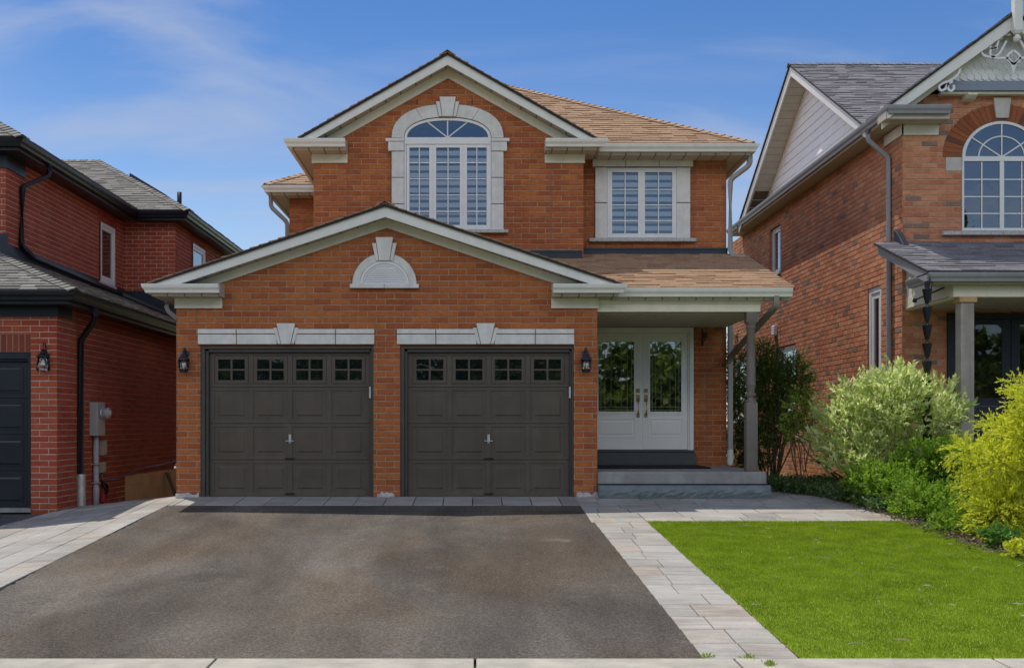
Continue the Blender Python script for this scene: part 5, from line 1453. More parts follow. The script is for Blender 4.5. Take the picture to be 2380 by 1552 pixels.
e([(6.57, 2.3, wz - wm * 4.54), (14, 2.3, wz - wm * 4.54), (14, wy, wz), (6.57, wy, wz)], seed=47)
e([(6.57, 11.5, wz - wm * 4.66), (14, 11.5, wz - wm * 4.66), (14, wy, wz), (6.57, wy, wz)], seed=48)
caps(rf, (6.57, wy, wz + 0.006), (14, wy, wz + 0.006), (0, -wm, 1), (0, wm, 1), 0.13)
e([(6.55, -0.40, 3.30), (11, -0.40, 3.30), (11, RY, 3.30 + 0.36 * 2.05), (6.50, RY, 3.30 + 0.36 * 2.05)], seed=49)
rf.build('roof', [M['shingle_grey'], M['deck']], h3)
fa, sb, fz, gt, tr = Runs(), Runs(), Runs(), Runs(), Runs()
rake(fa, sb, fz, gx3, gz3 - 0.015, gh3 - 0.03, gm3, gy3, RY - 0.12, 0.24, 0.11, t=0.035)
ZE = 6.16
tr.box(6.56, X(2200, 1.4), gy3 + 0.03, RY, ZE - 0.20, ZE - 0.03); tr.prism([(gy3 + 0.03, ZE - 0.03), (RY, ZE - 0.03), (RY, ZE + 0.10), (gy3 + 0.03, ZE - 0.02)], 'x', 6.60, X(2190, 1.5))
gutter(gt, (6.66, gy3 + 0.03, ZE - 0.13), (X(2206, 1.25), gy3 + 0.03, ZE - 0.13), (0, -1, 0), 1, 0)
gutter(gt, (6.66, 12.6, ZE - 0.13), (6.66, gy3 + 0.03, ZE - 0.13), (-1, 0, 0), 0, 1)
tr.box(6.64, RX + 0.01, RY, 12.6, ZE - 0.17, ZE - 0.03)
fz.box(RX - 0.03, X(2180, RY), RY - 0.035, RY + 0.003, ZE - 0.37, ZE - 0.201); fz.box(RX - 0.035, RX + 0.003, RY - 0.035, RY + 0.75, ZE - 0.37, ZE - 0.201)
# wing gable: verge boards, soffit under the overhang, clapboard siding
xf, xs = 6.60, 7.06
for s_, en in ((-1, 2.35), (1, 11.45)):
    ze_ = wz - 0.03 - wm * abs(en - wy)
    fa.prism([(wy, wz - 0.03), (en, ze_), (en, ze_ - 0.19), (wy, wz - 0.24)], 'x', xf, xf + 0.03)
    sb.prism([(wy, wz - 0.16), (en, ze_ - 0.13), (en, ze_ - 0.145), (wy, wz - 0.175)], 'x', xf + 0.03, xs)
    fz.prism([(wy, wz - 0.18), (en, ze_ - 0.15), (en, ze_ - 0.21), (wy, wz - 0.25)], 'x', xs - 0.03, xs)
mb = MB(); z = ZE - 0.1
while z < wz - 0.2:
    def hwid(zz): return max(0.02, (wz - 0.19 - zz) / wm)
    z2 = min(z + 0.185, wz - 0.2)
    a, b = hwid(z), hwid(z2)
    mb.add([(xs - 0.034, wy - a, z), (xs - 0.034, wy + a, z), (xs - 0.008, wy + b, z2), (xs - 0.008, wy - b, z2), (xs + 0.02, wy - a, z), (xs + 0.02, wy + a, z), (xs + 0.02, wy + b, z2), (xs + 0.02, wy - b, z2)],
           [(0, 1, 2, 3), (0, 4, 5, 1), (4, 7, 6, 5), (3, 2, 6, 7)])
    z += 0.185
mb.prism([(wy - 4.4, ZE - 0.1), (wy + 4.4, ZE - 0.1), (wy, wz - 0.15)], 'x', xs + 0.021, xs + 0.05)
mb.build('siding', M['siding'], h3)
mb = Runs()
for t0, t1 in ((10.1, 10.35), (10.4, 10.6), (10.65, 10.9)):
    za_, zb_ = wz - 0.182 - wm * (t0 - wy), wz - 0.182 - wm * (t1 - wy)
    mb.prism([(t0, za_), (t1, zb_), (t1, zb_ - 0.012), (t0, za_ - 0.012)], 'x', 6.68, 7.0)
mb.build('bare_soffit_board', M['bark'], h3)
fa.build('verge_board', M['trim'], h3, bevel=0.003); sb.build('soffit', M['soffit_y'], h3); fz.build('frieze_board', M['cream'], h3, bevel=0.003)
gt.build('gutter', M['grey_metal'], h3); tr.build('eave_soffit', M['soffit_y'], h3)
# scalloped shingles in the gable
yg = RY - 0.13
zb_ = Z(190, yg); mb = MB(); r_ = 0; sw = 0.118
z = zb_ + 0.02
mb.prism([(gx3 - (gz3 - 0.28 - zb_) / gm3, zb_ + 0.01), (gx3 + (gz3 - 0.28 - zb_) / gm3, zb_ + 0.01), (gx3, gz3 - 0.28)], 'y', yg + 0.01, yg + 0.05)
while z < gz3 - 0.45:
    hwid_ = (gz3 - 0.30 - z) / gm3
    x = gx3 - math.floor(hwid_ / sw) * sw + (sw / 2 if r_ % 2 else 0)
    while x < gx3 + hwid_ - sw / 2:
        p = arc(x, z + sw / 2, sw / 2 - 0.003, sw / 2, 180, 360, 10) + [(x + sw / 2 - 0.003, z + 0.16), (x - sw / 2 + 0.003, z + 0.16)]
        kk = len(p); dz_ = lambda q: yg - 0.008 + (q[1] - z) * 0.07
        mb.add([(q[0], dz_(q), q[1]) for q in p] + [(q[0], yg + 0.012, q[1]) for q in p], [tuple(range(kk))] + [(i, (i + 1) % kk, kk + (i + 1) % kk, kk + i) for i in range(kk)])
        x += sw
    z += 0.088; r_ += 1
mb.build('scalloped_shingles', M['scallop'], h3)
mb = MB(); bx0 = gx3 - (gz3 - 0.42 - Z(210, yg)) / gm3
mb.box(bx0, 2 * gx3 - bx0, yg - 0.06, RY + 0.001, Z(213, yg), Z(192, yg)); mb.build('gable_beam', M['slate_trim'], h3, bevel=0.005)
mb = MB(); mb.box(bx0 - 0.05, 2 * gx3 - bx0, yg - 0.01, RY + 0.002, Z(219, yg), Z(213.2, yg))
for xc_ in (X(2255, yg), 2 * gx3 - X(2255, yg)):
    mb.prism([(yg - 0.10, Z(219.5, yg)), (RY, Z(219.5, yg)), (RY, Z(233, yg)), (yg - 0.02, Z(231, yg)), (yg - 0.10, Z(224, yg))], 'x', xc_ - 0.08, xc_ + 0.08)
mb.build('corbel', M['cream'], h3, bevel=0.004)
# finial post and scrollwork
yo = gy3 - 0.02
mb = MB(); mb.box(gx3 - 0.062, gx3 + 0.062, yo - 0.11, yo + 0.02, Z(76, yo), Z(-60, yo))
mb.lathe([(0.07, 0.09), (0.05, 0.05), (0.02, 0.045), (0.055, 0.0), (0.06, -0.03), (0.04, -0.07), (0.005, -0.085)], (gx3, yo - 0.045, Z(76, yo) - 0.09), 16)
mb.build('finial', M['trim'], h3, bevel=0.006)
mb = Runs(); ys_ = gy3 + 0.06; sx = 0.0
RP = [(-0.017, -0.017), (0.017, -0.017), (0.017, 0.017), (-0.017, 0.017)]
def sq(px_path):
    """cut-out scroll piece following points given as offsets from the gable apex"""
    for s_ in (-1, 1):
        P_ = [(gx3 + s_ * a, ys_, gz3 + b) for a, b in px_path]
        mb.sweep(bend(P_, 0.06, 3), RP, up=(0, 1, 0))
U = 1 / 145.7
def o_(u, v): return ((2352 - u) * U, (30 - v) * U)
sq([o_(2336, 95), o_(2318, 128), o_(2300, 134), o_(2282, 130), o_(2275, 118), o_(2290, 112), o_(2296, 104)])
sq([o_(2352, 152), o_(2340, 135), o_(2310, 136), o_(2296, 128), o_(2300, 112), o_(2315, 112)])
sq([o_(2318, 88), o_(2314, 108), o_(2303, 116), o_(2296, 108), o_(2306, 96), o_(2318, 88)])
sq([o_(2345, 82), o_(2330, 78), o_(2322, 92)])
sq([o_(2228, 160), o_(2222, 175), o_(2205, 188), o_(2188, 193), o_(2177, 202), o_(2182, 212), o_(2194, 208), o_(2198, 196), o_(2210, 190)])
sq([o_(2200, 192), o_(2198, 206), o_(2206, 214), o_(2214, 206), o_(2212, 198)])
sq([o_(2352, 118), o_(2338, 128), o_(2336, 138), o_(2345, 146), o_(2352, 150)])
mb.sweep([(gx3, ys_, gz3 - 0.82), (gx3, ys_, gz3 - 0.98)], [(-0.05, -0.017), (0.05, -0.017), (0.05, 0.017), (-0.05, 0.017)], up=(0, 1, 0), scale=[1, 0.1])
mb.build('scrollwork', M['white'], h3)
# porch
mb = MB(); mb.box(6.81, 11, -0.35, RY - 0.001, 0.46, 0.71); mb.box(6.95, 11, -0.25, RY - 0.01, -0.4, 0.46); mb.build('porch_slab', M['concrete'], h3, bevel=0.01)
bz0 = 2.95
mb = MB()
mb.box(7.02, 11, -0.17, -0.02, bz0, 3.12); mb.box(7.02, 7.13, -0.02, RY - 0.001, bz0 - 0.02, 3.14)
mb.build('porch_beam', M['cream'], h3, bevel=0.004)
mb = MB(); mb.prism([(0.0, 3.14), (RY - 0.002, 3.14), (RY - 0.002, 3.86), (0.0, 3.28)], 'x', 7.05, 7.10)
mb.prism([(1.42, 3.14), (RY - 0.003, 3.14), (RY - 0.003, 3.84), (1.42, 3.76)], 'x', 7.03, 7.05)
mb.build('porch_infill_panel', M['trim'], h3)
tr, gt = Runs(), Runs()
tr.box(6.66, 11, -0.32, -0.02, 3.121, 3.20); gutter(gt, (6.68, -0.33, 3.15), (11, -0.33, 3.15), (0, -1, 0), 1, 0); gutter(gt, (6.68, 0.48, 3.15), (6.68, -0.33, 3.15), (-1, 0, 0), 0, 1)
tr.box(7.0, 11, -0.02, RY - 0.001, 2.955, 2.97)
tr.build('porch_ceiling', M['soffit_y'], h3); gt.build('gutter', M['grey_metal'], h3)
mb = MB(); mb.prism([(-0.36, 3.12), (RY, 3.12 + 0.36 * 2.05), (RY, 3.29 + 0.36 * 2.05), (-0.36, 3.29)], 'x', 6.56, 6.585); mb.build('porch_verge', M['grey_metal'], h3)
mb = MB(); mb.box(7.13, 7.33, -0.17, 0.03, 0.71, 2.87); mb.build('porch_post', M['driftwood'], h3, bevel=0.012)
mb = MB(); mb.box(7.10, 7.36, -0.20, 0.06, 2.87, 2.949); mb.build('post_cap', M['newwood'], h3, bevel=0.008)
mb = MB(); mb.box(RX - 0.015, 11, RY - 0.02, RY + 0.01, 3.9, Z(565, RY)); mb.prism([(RY - 0.3, 3.95), (RY + 0.12, 4.08), (RY + 0.12, 4.28), (RY - 0.02, 4.2)], 'x', RX - 0.10, RX - 0.005); mb.build('flashing', M['flash'], h3, bevel=0.004)
# dark double door
y = RY; dx0 = X(2200, y); zt = Z(728, y); zb = 0.73
mb = MB(); mb.box(dx0, dx0 + 0.09, y - 0.06, y - 0.001, zb, zt); mb.box(dx0 + 0.09, 10.2, y - 0.06, y - 0.001, zt - 0.10, zt); mb.build('door_frame', M['navy'], h3, bevel=0.005)
x = dx0 + 0.095
for kk in range(2):
    wd = 0.93; d = MB(); a, b = x, x + wd
    ga, gb, g0, g1 = a + 0.09, b - 0.14, Z(925, y), Z(755, y)
    if kk: ga, gb = a + 0.14, b - 0.1
    z0, z1 = zb + 0.01, zt - 0.105; yf, yb = y - 0.04, y - 0.0015
    d.box(a, ga, yf, yb, z0, z1); d.box(gb, b, yf, yb, z0, z1); d.box(ga, gb, yf, yb, z0, g0); d.box(ga, gb, yf, yb, g1, z1)
    d.frustum(ga + 0.05, gb - 0.05, z0 + 0.15, g0 - 0.12, yf - 0.0005, 0.03, yf - 0.012)
    lf = d.build('front_door', M['navy'], h3, bevel=0.004)
    p = MB(); p.box(ga, gb, yf + 0.012, yf + 0.02, g0, g1); p.build('glass_pane', M['glass_dim'], lf)
    hh = MB(); hx = b - 0.06 if kk == 0 else a + 0.06; zh = 1.75
    hh.box(hx - 0.03, hx + 0.03, yf - 0.015, yf, zh - 0.12, zh - 0.02); hh.box(hx - 0.03, hx + 0.03, yf - 0.02, yf, zh + 0.05, zh + 0.11); hh.tube(bend([(hx, yf - 0.01, zh - 0.1), (hx, yf - 0.06, zh - 0.12), (hx, yf - 0.06, zh - 0.32), (hx, yf - 0.01, zh - 0.36)], 0.04), 0.011, 8)
    hh.build('handle', M['black'], lf)
    x += wd + 0.012
downspout(h3, [(6.60, 2.22, ZE - 0.12), (6.60, 2.22, ZE - 0.30), (RX - 0.055, 2.13, ZE - 0.62), (RX - 0.055, 2.10, 0.3)], M['grey_metal'])
mb = MB(); mb.box(RX - 0.07, RX + 0.003, 9.2, 9.45, 3.15, 3.38)
for kk in range(4): mb.box(RX - 0.085, RX - 0.07, 9.21, 9.44, 3.17 + kk * 0.05, 3.20 + kk * 0.05)
mb.build('wall_vent', M['white'], h3, bevel=0.006)

# ================================================================== SMALL THINGS ON AND BESIDE THE HOUSES
def carriage_lantern(loc, label):
    """wall lantern: round back plate, scroll arm, domed roof, ribbed glass cage; local origin on the wall behind the arm"""
    t = thing('wall_lantern', label, 'lantern', loc, 'dark lanterns beside the garage doors')
    m = MB(); m.lathe([(0.0, 0), (0.052, 0), (0.05, -0.012), (0.03, -0.02), (0.0, -0.022)], (0, 0, 0.03), 16, 'y')
    m.build('back_plate', M['lantern'], t, smooth=True, world=False)
    m = MB(); m.tube(bend([(0, -0.015, 0.0), (0.0, -0.05, 0.10), (0, -0.11, 0.11), (0, -0.12, 0.045)], 0.06, 6), 0.017, 8)
    m.tube(bend([(0.0, -0.02, 0.04), (0.0, -0.07, 0.06), (0, -0.085, 0.02)], 0.03, 4), 0.010, 6)
    m.build('arm', M['lantern'], t, smooth=True, world=False)
    c = (0, -0.12, -0.25)
    m = MB(); m.lathe([(0.0, 0.31), (0.016, 0.305), (0.02, 0.28), (0.034, 0.262), (0.045, 0.245), (0.078, 0.205), (0.085, 0.192), (0.083, 0.18), (0.0, 0.182)], c, 20)
    m.build('lamp_roof', M['lantern'], t, smooth=True, world=False)
    m = MB(); m.lathe([(0.0, 0.0), (0.052, 0.0), (0.06, 0.008), (0.06, 0.022), (0.0, 0.022)], c, 20)
    for i in range(6):
        a = R(60 * i + 20)
        m.tube([(c[0] + 0.056 * math.cos(a), c[1] + 0.056 * math.sin(a), c[2] + 0.02), (c[0] + 0.075 * math.cos(a), c[1] + 0.075 * math.sin(a), c[2] + 0.09), (c[0] + 0.078 * math.cos(a), c[1] + 0.078 * math.sin(a), c[2] + 0.185)], 0.005, 6)
    m.build('cage', M['lantern'], t, smooth=True, world=False)
    m = MB(); m.lathe([(0.050, 0.022), (0.068, 0.09), (0.072, 0.18)], c, 20); m.build('lamp_glass', M['glass_lamp'], t, smooth=True, world=False)
    m = MB(); m.lathe([(0.0, 0.03), (0.012, 0.03), (0.014, 0.07), (0.030, 0.10), (0.028, 0.13), (0.0, 0.145)], c, 14); m.build('bulb', M['bulb'], t, smooth=True, world=False)
    return t
carriage_lantern((X(428, -0.1), 0.0, Z(832, 0) + 0.03), 'dark blue carriage lantern on the narrow brick pier at the outer corner of the garage')
carriage_lantern((X(1362, -0.1), 0.0, Z(832, 0) + 0.03), 'dark blue carriage lantern on the brick pier next to the white front door')

t = thing('wall_lantern', 'black gooseneck lantern with tapered clear glass beside the navy garage door', 'lantern', (X(109, BY), BY, Z(840, BY)))
t.scale = (0.78, 0.78, 0.74)
m = MB(); m.box(-0.055, 0.055, -0.022, 0, -0.165, 0.16); m.build('back_plate', M['black'], t, bevel=0.005, world=False)
lx = X(98, BY - 0.18) - t.location.x
m = MB(); m.tube(bend([(0, -0.02, 0.12), (0.0, -0.05, 0.30), (0.0, -0.10, 0.36), (lx, -0.18, 0.36), (lx, -0.18, 0.20)], 0.09, 6), 0.012, 8); m.build('arm', M['black'], t, smooth=True, world=False)
c = (lx, -0.18, 0.0)
m = MB(); m.lathe([(0.0, 0.225), (0.04, 0.225), (0.042, 0.17), (0.055, 0.15), (0.112, 0.10), (0.118, 0.085), (0.118, 0.07), (0.0, 0.07)], c, 20); m.build('lamp_cap', M['black'], t, smooth=True, world=False)
m = MB(); m.lathe([(0.098, 0.07), (0.125, -0.17), (0.11, -0.195), (0.06, -0.21)], c, 20); m.build('lamp_glass', M['glass_lamp'], t, smooth=True, world=False)
m = MB(); m.lathe([(0.0, 0.07), (0.018, 0.06), (0.02, 0.02), (0.034, -0.02), (0.03, -0.06), (0.0, -0.08)], c, 14); m.build('bulb', M['bulb'], t, smooth=True, world=False)

# electric meter on the red house
yb0, yb1 = 1.05, 1.42; z0, z1 = 0.90, 1.43; x0 = BX + 0.004
t = thing('electric_meter', 'grey electric meter box with a round glass dial and pipe on the shaded side wall', 'electric meter', (BX, 1.2, -0.1))
m = MB(); m.box(x0, x0 + 0.13, yb0, yb1, z0, z1); m.build('meter_box', M['grey_box'], t, bevel=0.008)
m = MB(); m.lathe([(0.0, 0), (0.10, 0), (0.10, 0.03), (0.0, 0.03)], (x0 + 0.13, 1.235, z0 + 0.36), 20, 'x'); m.build('dial_collar', M['steel'], t, smooth=True)
m = MB(); m.lathe([(0.0, 0.03), (0.085, 0.03), (0.085, 0.12), (0.07, 0.135), (0.0, 0.135)], (x0 + 0.13, 1.235, z0 + 0.36), 20, 'x'); m.build('dial', M['grey_box'], t, smooth=True)
m = MB(); m.box(x0 + 0.266, x0 + 0.272, 1.19, 1.28, z0 + 0.34, z0 + 0.40); m.build('dial_face', M['white'], t)
m = MB(); m.lathe([(0.05, -0.25), (0.05, 0.16), (0.042, 0.17), (0.042, 0.98)], (x0 + 0.055, 1.20, -0.08), 14); m.build('conduit', M['pvc'], t, smooth=True)
m = MB()
for zz in (0.14, 0.44): m.box(x0, x0 + 0.11, 1.14, 1.26, zz, zz + 0.02)
m.build('strap', M['steel'], t)
for zz, h_, w_ in ((0.58, 0.24, 0.16), (0.30, 0.17, 0.12)):
    t = thing('junction_box', 'larger beige cable box on the wall under the meter' if zz > 0.5 else 'smaller beige cable box low on the wall beside the grey pipe', 'junction box', (BX, 1.5, zz), 'beige boxes under the meter')
    m = MB(); m.box(0.004, 0.075, 0, w_, 0, h_); m.build('box_base', M['beige_box'], t, bevel=0.006, world=False)
    m = MB(); m.box(0.0755, 0.085, 0.008, w_ - 0.008, 0.01, h_ - 0.01); m.build('box_cover', M['beige_box'], t, bevel=0.004, world=False)
m = MB()
m.tube(bend([(x0 + 0.03, 1.55, 0.32), (x0 + 0.05, 1.50, 0.12), (x0 + 0.06, 1.62, 0.02), (x0 + 0.06, 1.72, -0.06), (x0 + 0.05, 1.60, -0.14), (x0 + 0.04, 1.48, -0.24)], 0.07), 0.012, 6)
m.tube(bend([(x0 + 0.05, 1.50, 0.14), (x0 + 0.07, 1.68, 0.12), (x0 + 0.07, 1.72, -0.03), (x0 + 0.05, 1.58, -0.08)], 0.08), 0.024, 8)
m.tube(bend([(x0 + 0.02, 1.6, 0.17), (x0 + 0.02, 2.4, 0.15), (x0 + 0.02, 2.9, 0.21), (x0 + 0.02, 3.8, 0.29), (x0 + 0.02, 5.2, 0.31), (x0 + 0.02, 6.4, 0.36)], 0.3), 0.007, 5)
tag(m.build('cable', M['black'], None), 'black cable looped at the foot of the grey meter pipe and running along the wall', 'cable')
m = MB()
for i in range(5):
    a = i * 1.25; m.sweep([(x0 + 0.10, 1.40, 0.02), (x0 + 0.10 + 0.03 * math.cos(a), 1.40 + 0.03 * math.sin(a), -0.05), (x0 + 0.10 + 0.05 * math.cos(a), 1.40 + 0.05 * math.sin(a), -0.16)], [(-0.03, -0.002), (0.03, -0.002), (0.03, 0.002), (-0.03, 0.002)], scale=[0.3, 0.8, 1.1])
tag(m.build('marker_ribbon', M['red'], None), 'red marker ribbon tied to the cable by the meter pipe', 'ribbon')
m = MB(); yb = 5.2; xb = X(390, yb)
m.sweep([(BX + 0.42, yb, -0.75), (BX + 0.06, yb + 0.1, 0.14)], [(-0.07, -0.02), (0.07, -0.02), (0.07, 0.02), (-0.07, 0.02)], up=(1, 0, 0.4))
tag(m.build('timber_board', M['board'], None, bevel=0.004), 'grey timber board leaning on the parged foundation between the houses', 'board')
t = thing('hose_reel', 'small dark hose bundle on the ground behind the garage corner', 'hose', (GL - 0.20, 1.6, -0.16))
m = MB()
for i in range(4):
    pts = [(0.09 * math.cos(R(k * 24)), 0.05 * math.sin(R(k * 24 + i * 9)), 0.16 + (0.12 + 0.012 * i) * math.sin(R(k * 24))) for k in range(16)]
    m.tube(pts, 0.014, 6)
m.build('hose', M['black'], t, world=False)
m = MB(); m.tube([(-0.06, 0, 0), (0, 0.02, 0.25)], 0.01, 6); m.tube([(0.07, 0, 0), (0, 0.02, 0.25)], 0.01, 6); m.build('stand', M['black'], t, world=False)
t = thing('siren_box', 'white rounded alarm box on the shaded side of the garage corner', 'alarm box', (GL, 0.35, Z(937, 0.35)))
m = MB(); m.box(-0.055, -0.001, -0.09, 0.09, -0.125, 0.125); m.build('housing', M['white'], t, bevel=0.03, world=False)
m = MB()
for k in range(3): m.box(-0.057, -0.054, -0.03, 0.03, -0.06 - k * 0.016, -0.053 - k * 0.016)
m.build('grille', M['grey_box'], t, world=False)
t = thing('hose_tap', 'small white outdoor tap low on the garage side wall', 'tap', (GL, 0.3, Z(1086, 0.3)))
m = MB(); m.lathe([(0.035, 0), (0.03, -0.02), (0.016, -0.03), (0.014, -0.09), (0.02, -0.11)], (0, 0, 0), 12, 'x'); m.build('spout', M['white'], t, smooth=True, world=False)
m = MB(); m.lathe([(0.03, 0.04), (0.034, 0.05), (0.0, 0.055)], (-0.06, 0, 0), 10); m.tube([(-0.06, 0, 0), (-0.06, 0, 0.045)], 0.008, 6); m.build('tap_handle', M['white'], t, smooth=True, world=False)

# steps, mat and bracket at the front door
rn = random.Random(8)
mb = MB(); xa, xb = GR + 0.006, 4.33; n = 46; mrows = 6; yf = -0.205
top = []; V_ = []; F_ = []
for j in range(mrows + 1):
    for i in range(n + 1):
        xx = xa + (xb - xa) * i / n; zz = -0.02 + 0.205 * j / mrows
        chip = 0.0 if j == mrows else (0.028 * math.sin(j / mrows * math.pi) * (0.5 + 0.9 * rn.random()) * (1 if j < mrows - 1 else 0.4))
        V_.append((xx, yf - chip, zz))
for j in range(mrows):
    for i in range(n): F_.append((j * (n + 1) + i, j * (n + 1) + i + 1, (j + 1) * (n + 1) + i + 1, (j + 1) * (n + 1) + i))
mb.add(V_, F_)
mb.add([(xa, yf, 0.185), (xb, yf, 0.185), (xb, -0.01, 0.185), (xa, -0.01, 0.185), (xa, yf, -0.05), (xb, yf, -0.05), (xb, -0.01, -0.05), (xa, -0.01, -0.05)], [(0, 1, 2, 3), (1, 5, 6, 2), (0, 3, 7, 4), (2, 6, 7, 3)])
tag(mb.build('stone_step', M['bluestone'], None), 'blue grey stone step with a rough split face below the porch slab', 'step')
mb = MB(); mb.box(GR + 0.02, 3.72, 1.05, 2.22, 0.381, 0.403)
tag(mb.build('door_mat', M['mat'], None, bevel=0.003), 'long black mat on the porch slab in front of the white door', 'mat')
t = thing('plant_bracket', 'black scrolled hanging basket bracket on the brick right of the white door', 'bracket', (X(1632, YR), YR, Z(785, YR)))
m = MB(); m.box(-0.012, 0.012, -0.012, -0.001, -0.14, 0.16); m.tube(bend([(0, -0.01, 0.07), (0.02, -0.16, 0.08), (0.03, -0.24, 0.06), (0.03, -0.23, 0.0)], 0.05), 0.008, 6); m.build('back_bar', M['black'], t, world=False)
m = MB(); m.tube(bend([(0, -0.01, -0.12), (0.015, -0.10, -0.06), (0.02, -0.15, 0.07)], 0.06), 0.007, 6); m.build('brace', M['black'], t, world=False)
m = MB(); m.box(-0.035, 0.035, -0.26, -0.19, -0.02, 0.05); m.build('lamp_cup', M['black'], t, bevel=0.01, world=False)

# rain chain at the porch corner of the scalloped house
rc = (X(2153, -0.35), -0.38)
t = thing('rain_chain', 'black rain chain of tapered cups hanging from the grey porch gutter into the variegated shrub', 'rain chain', (rc[0], rc[1], 0.0))
m0 = MB(); m0.lathe([(0.04, 0.0), (0.035, -0.1), (0.0, -0.1)], (0, 0, 3.15), 12); m0.build('gutter_outlet', M['black'], t, world=False)
cup = None; zc = 3.02
for i in range(11):
    if cup is None:
        m = MB(); m.lathe([(0.012, -0.13), (0.030, -0.13), (0.052, -0.04), (0.074, 0.075), (0.070, 0.08), (0.05, -0.03), (0.012, -0.12)], (0, 0, 0), 8)
        cup = m.build('cup', M['black'], t, world=False); lk = MB()
        for a in (0, 2.09, 4.18): lk.tube([(0.06 * math.cos(a), 0.06 * math.sin(a), 0.06), (0.0, 0.0, 0.135)], 0.004, 5)
        lk.tube([(0, 0, 0.12), (0, 0, 0.2)], 0.006, 5); lk.build('link', M['black'], cup)
        c_ = cup
    else: c_ = copy_tree(cup, t)
    c_.location = (0, 0, zc - 0.06); zc -= 0.262
m = MB(); zr = Z(665, -0.2); m.tube([(X(2122, 0.2), 0.2, Z(699, 0.2)), (X(2195, -0.45), -0.45, Z(668, -0.45))], 0.012, 6); m.lathe([(0.03, -0.03), (0.035, 0.0), (0.02, 0.03)], (X(2126, 0.18), 0.18, Z(698, 0.18)), 8)
m.tube([(X(2163, -0.1), -0.1, Z(700, -0.1)), (X(2165, -0.1), -0.1, Z(660, -0.1))], 0.008, 6)
tag(m.build('metal_rod', M['black'], None), 'thin dark metal rod hooked along the white porch beam behind the rain chain', 'rod')

# ================================================================== PLANTS
ng = np.random.default_rng(7)
def unit(a): return a / (np.linalg.norm(a, axis=1, keepdims=True) + 1e-9)
def leaves_from(P, Dv, L, W, jit=0.6):
    """diamond leaves: base points P, directions Dv, lengths L, widths W"""
    n = len(P)
    d = unit(Dv + ng.normal(0, jit, (n, 3)))
    s = unit(np.cross(d, unit(ng.normal(0, 1, (n, 3)))))
    nn = np.cross(s, d)
    L = L[:, None]; W = W[:, None]
    a = P; b = P + d * L * 0.45 + s * W + nn * W * 0.25; c = P + d * L; e_ = P + d * L * 0.45 - s * W + nn * W * 0.25
    V = np.stack([a, b, c, e_], 1).reshape(-1, 3)
    return V, np.arange(4 * n).reshape(n, 4)
def clumps(blobs, nclump, shell=0.55):
    """tips of twigs spread through the outer part of several blobs (cx, cy, cz, rx, ry, rz, weight)"""
    w = np.array([b[6] for b in blobs], float); w /= w.sum()
    idx = ng.choice(len(blobs), nclump, p=w); B = np.array([b[:6] for b in blobs])[idx]
    d = unit(ng.normal(0, 1, (nclump, 3)))
    lump = 1 + 0.16 * np.sin(d[:, 0] * 5 + B[:, 0] * 9) * np.cos(d[:, 2] * 6 + B[:, 1] * 7) + 0.10 * np.sin(d[:, 1] * 11 + d[:, 2] * 9)
    r = (shell + (1 - shell) * ng.random(nclump) ** 0.6) * lump
    P = B[:, :3] + d * B[:, 3:6] * r[:, None]
    return P, d
def bush(name, label, cat, base, blobs, nclump, per, L, W, twig, mat, up=0.3, jit=0.6, shell=0.5, stems=9, stem_r=0.012, bark='bark', group=None, zmin=None, droop=0.0):
    t = thing(name, label, cat, base, group)
    P, d = clumps(blobs, nclump, shell)
    if zmin is not None: P[:, 2] = np.maximum(P[:, 2], zmin + ng.random(len(P)) * 0.06)
    tw = unit(d + np.array([0, 0, up]) + ng.normal(0, 0.35, d.shape))
    tt = ng.random((nclump, per)) * twig
    Q = (P[:, None, :] + tw[:, None, :] * tt[:, :, None]).reshape(-1, 3)
    Q[:, 2] -= droop * (tt.reshape(-1) ** 2)
    Dv = np.repeat(tw, per, 0)
    n = len(Q)
    V, Fq = leaves_from(Q, Dv, L * ng.uniform(0.6, 1.25, n), W * ng.uniform(0.7, 1.2, n), jit)
    V[:, 2] = np.maximum(V[:, 2], base[2] - 0.03)
    mesh_np('foliage', V, Fq, mat, t)
    m = MB(); b = Vector(base)
    sel = ng.choice(nclump, stems, replace=False)
    for i in sel:
        e_ = Vector(P[i]); mid = b.lerp(e_, 0.5) + Vector((rng.uniform(-0.08, 0.08), rng.uniform(-0.08, 0.08), -0.04))
        st = b + Vector((rng.uniform(-0.09, 0.09), rng.uniform(-0.09, 0.09), -0.05))
        m.tube(bend([tuple(st), tuple(mid), tuple(e_)], 0.3, 4), stem_r, 5, scale=None)
    m.build('stem', M[bark], t)
    return t
M['yew'] = leaf('yew_leaf', [(0, (0.05, 0.10, 0.025)), (0.5, (0.11, 0.20, 0.04)), (0.78, (0.18, 0.28, 0.05)), (1, (0.42, 0.46, 0.09))], 0.5, 0.42)  # brightest stop paints sunlit tips into scattered leaves
M['varieg'] = leaf('variegated_leaf', [(0, (0.34, 0.46, 0.10)), (0.3, (0.58, 0.68, 0.20)), (0.6, (0.80, 0.86, 0.40)), (0.88, (0.92, 0.92, 0.62)), (1, (0.40, 0.52, 0.10))], 0.5, 0.58)
M['spring'] = leaf('spring_leaf', [(0, (0.13, 0.25, 0.02)), (0.5, (0.25, 0.43, 0.035)), (0.9, (0.38, 0.56, 0.06)), (1, (0.48, 0.44, 0.12))], 0.5, 0.5)
M['gold'] = leaf('gold_leaf', [(0, (0.50, 0.55, 0.03)), (0.5, (0.72, 0.74, 0.05)), (0.9, (0.88, 0.88, 0.13)), (1, (0.34, 0.44, 0.03))], 0.55, 0.5)
M['lily'] = leaf('lily_leaf', [(0, (0.08, 0.20, 0.035)), (1, (0.18, 0.34, 0.06))], 0.4, 0.4)
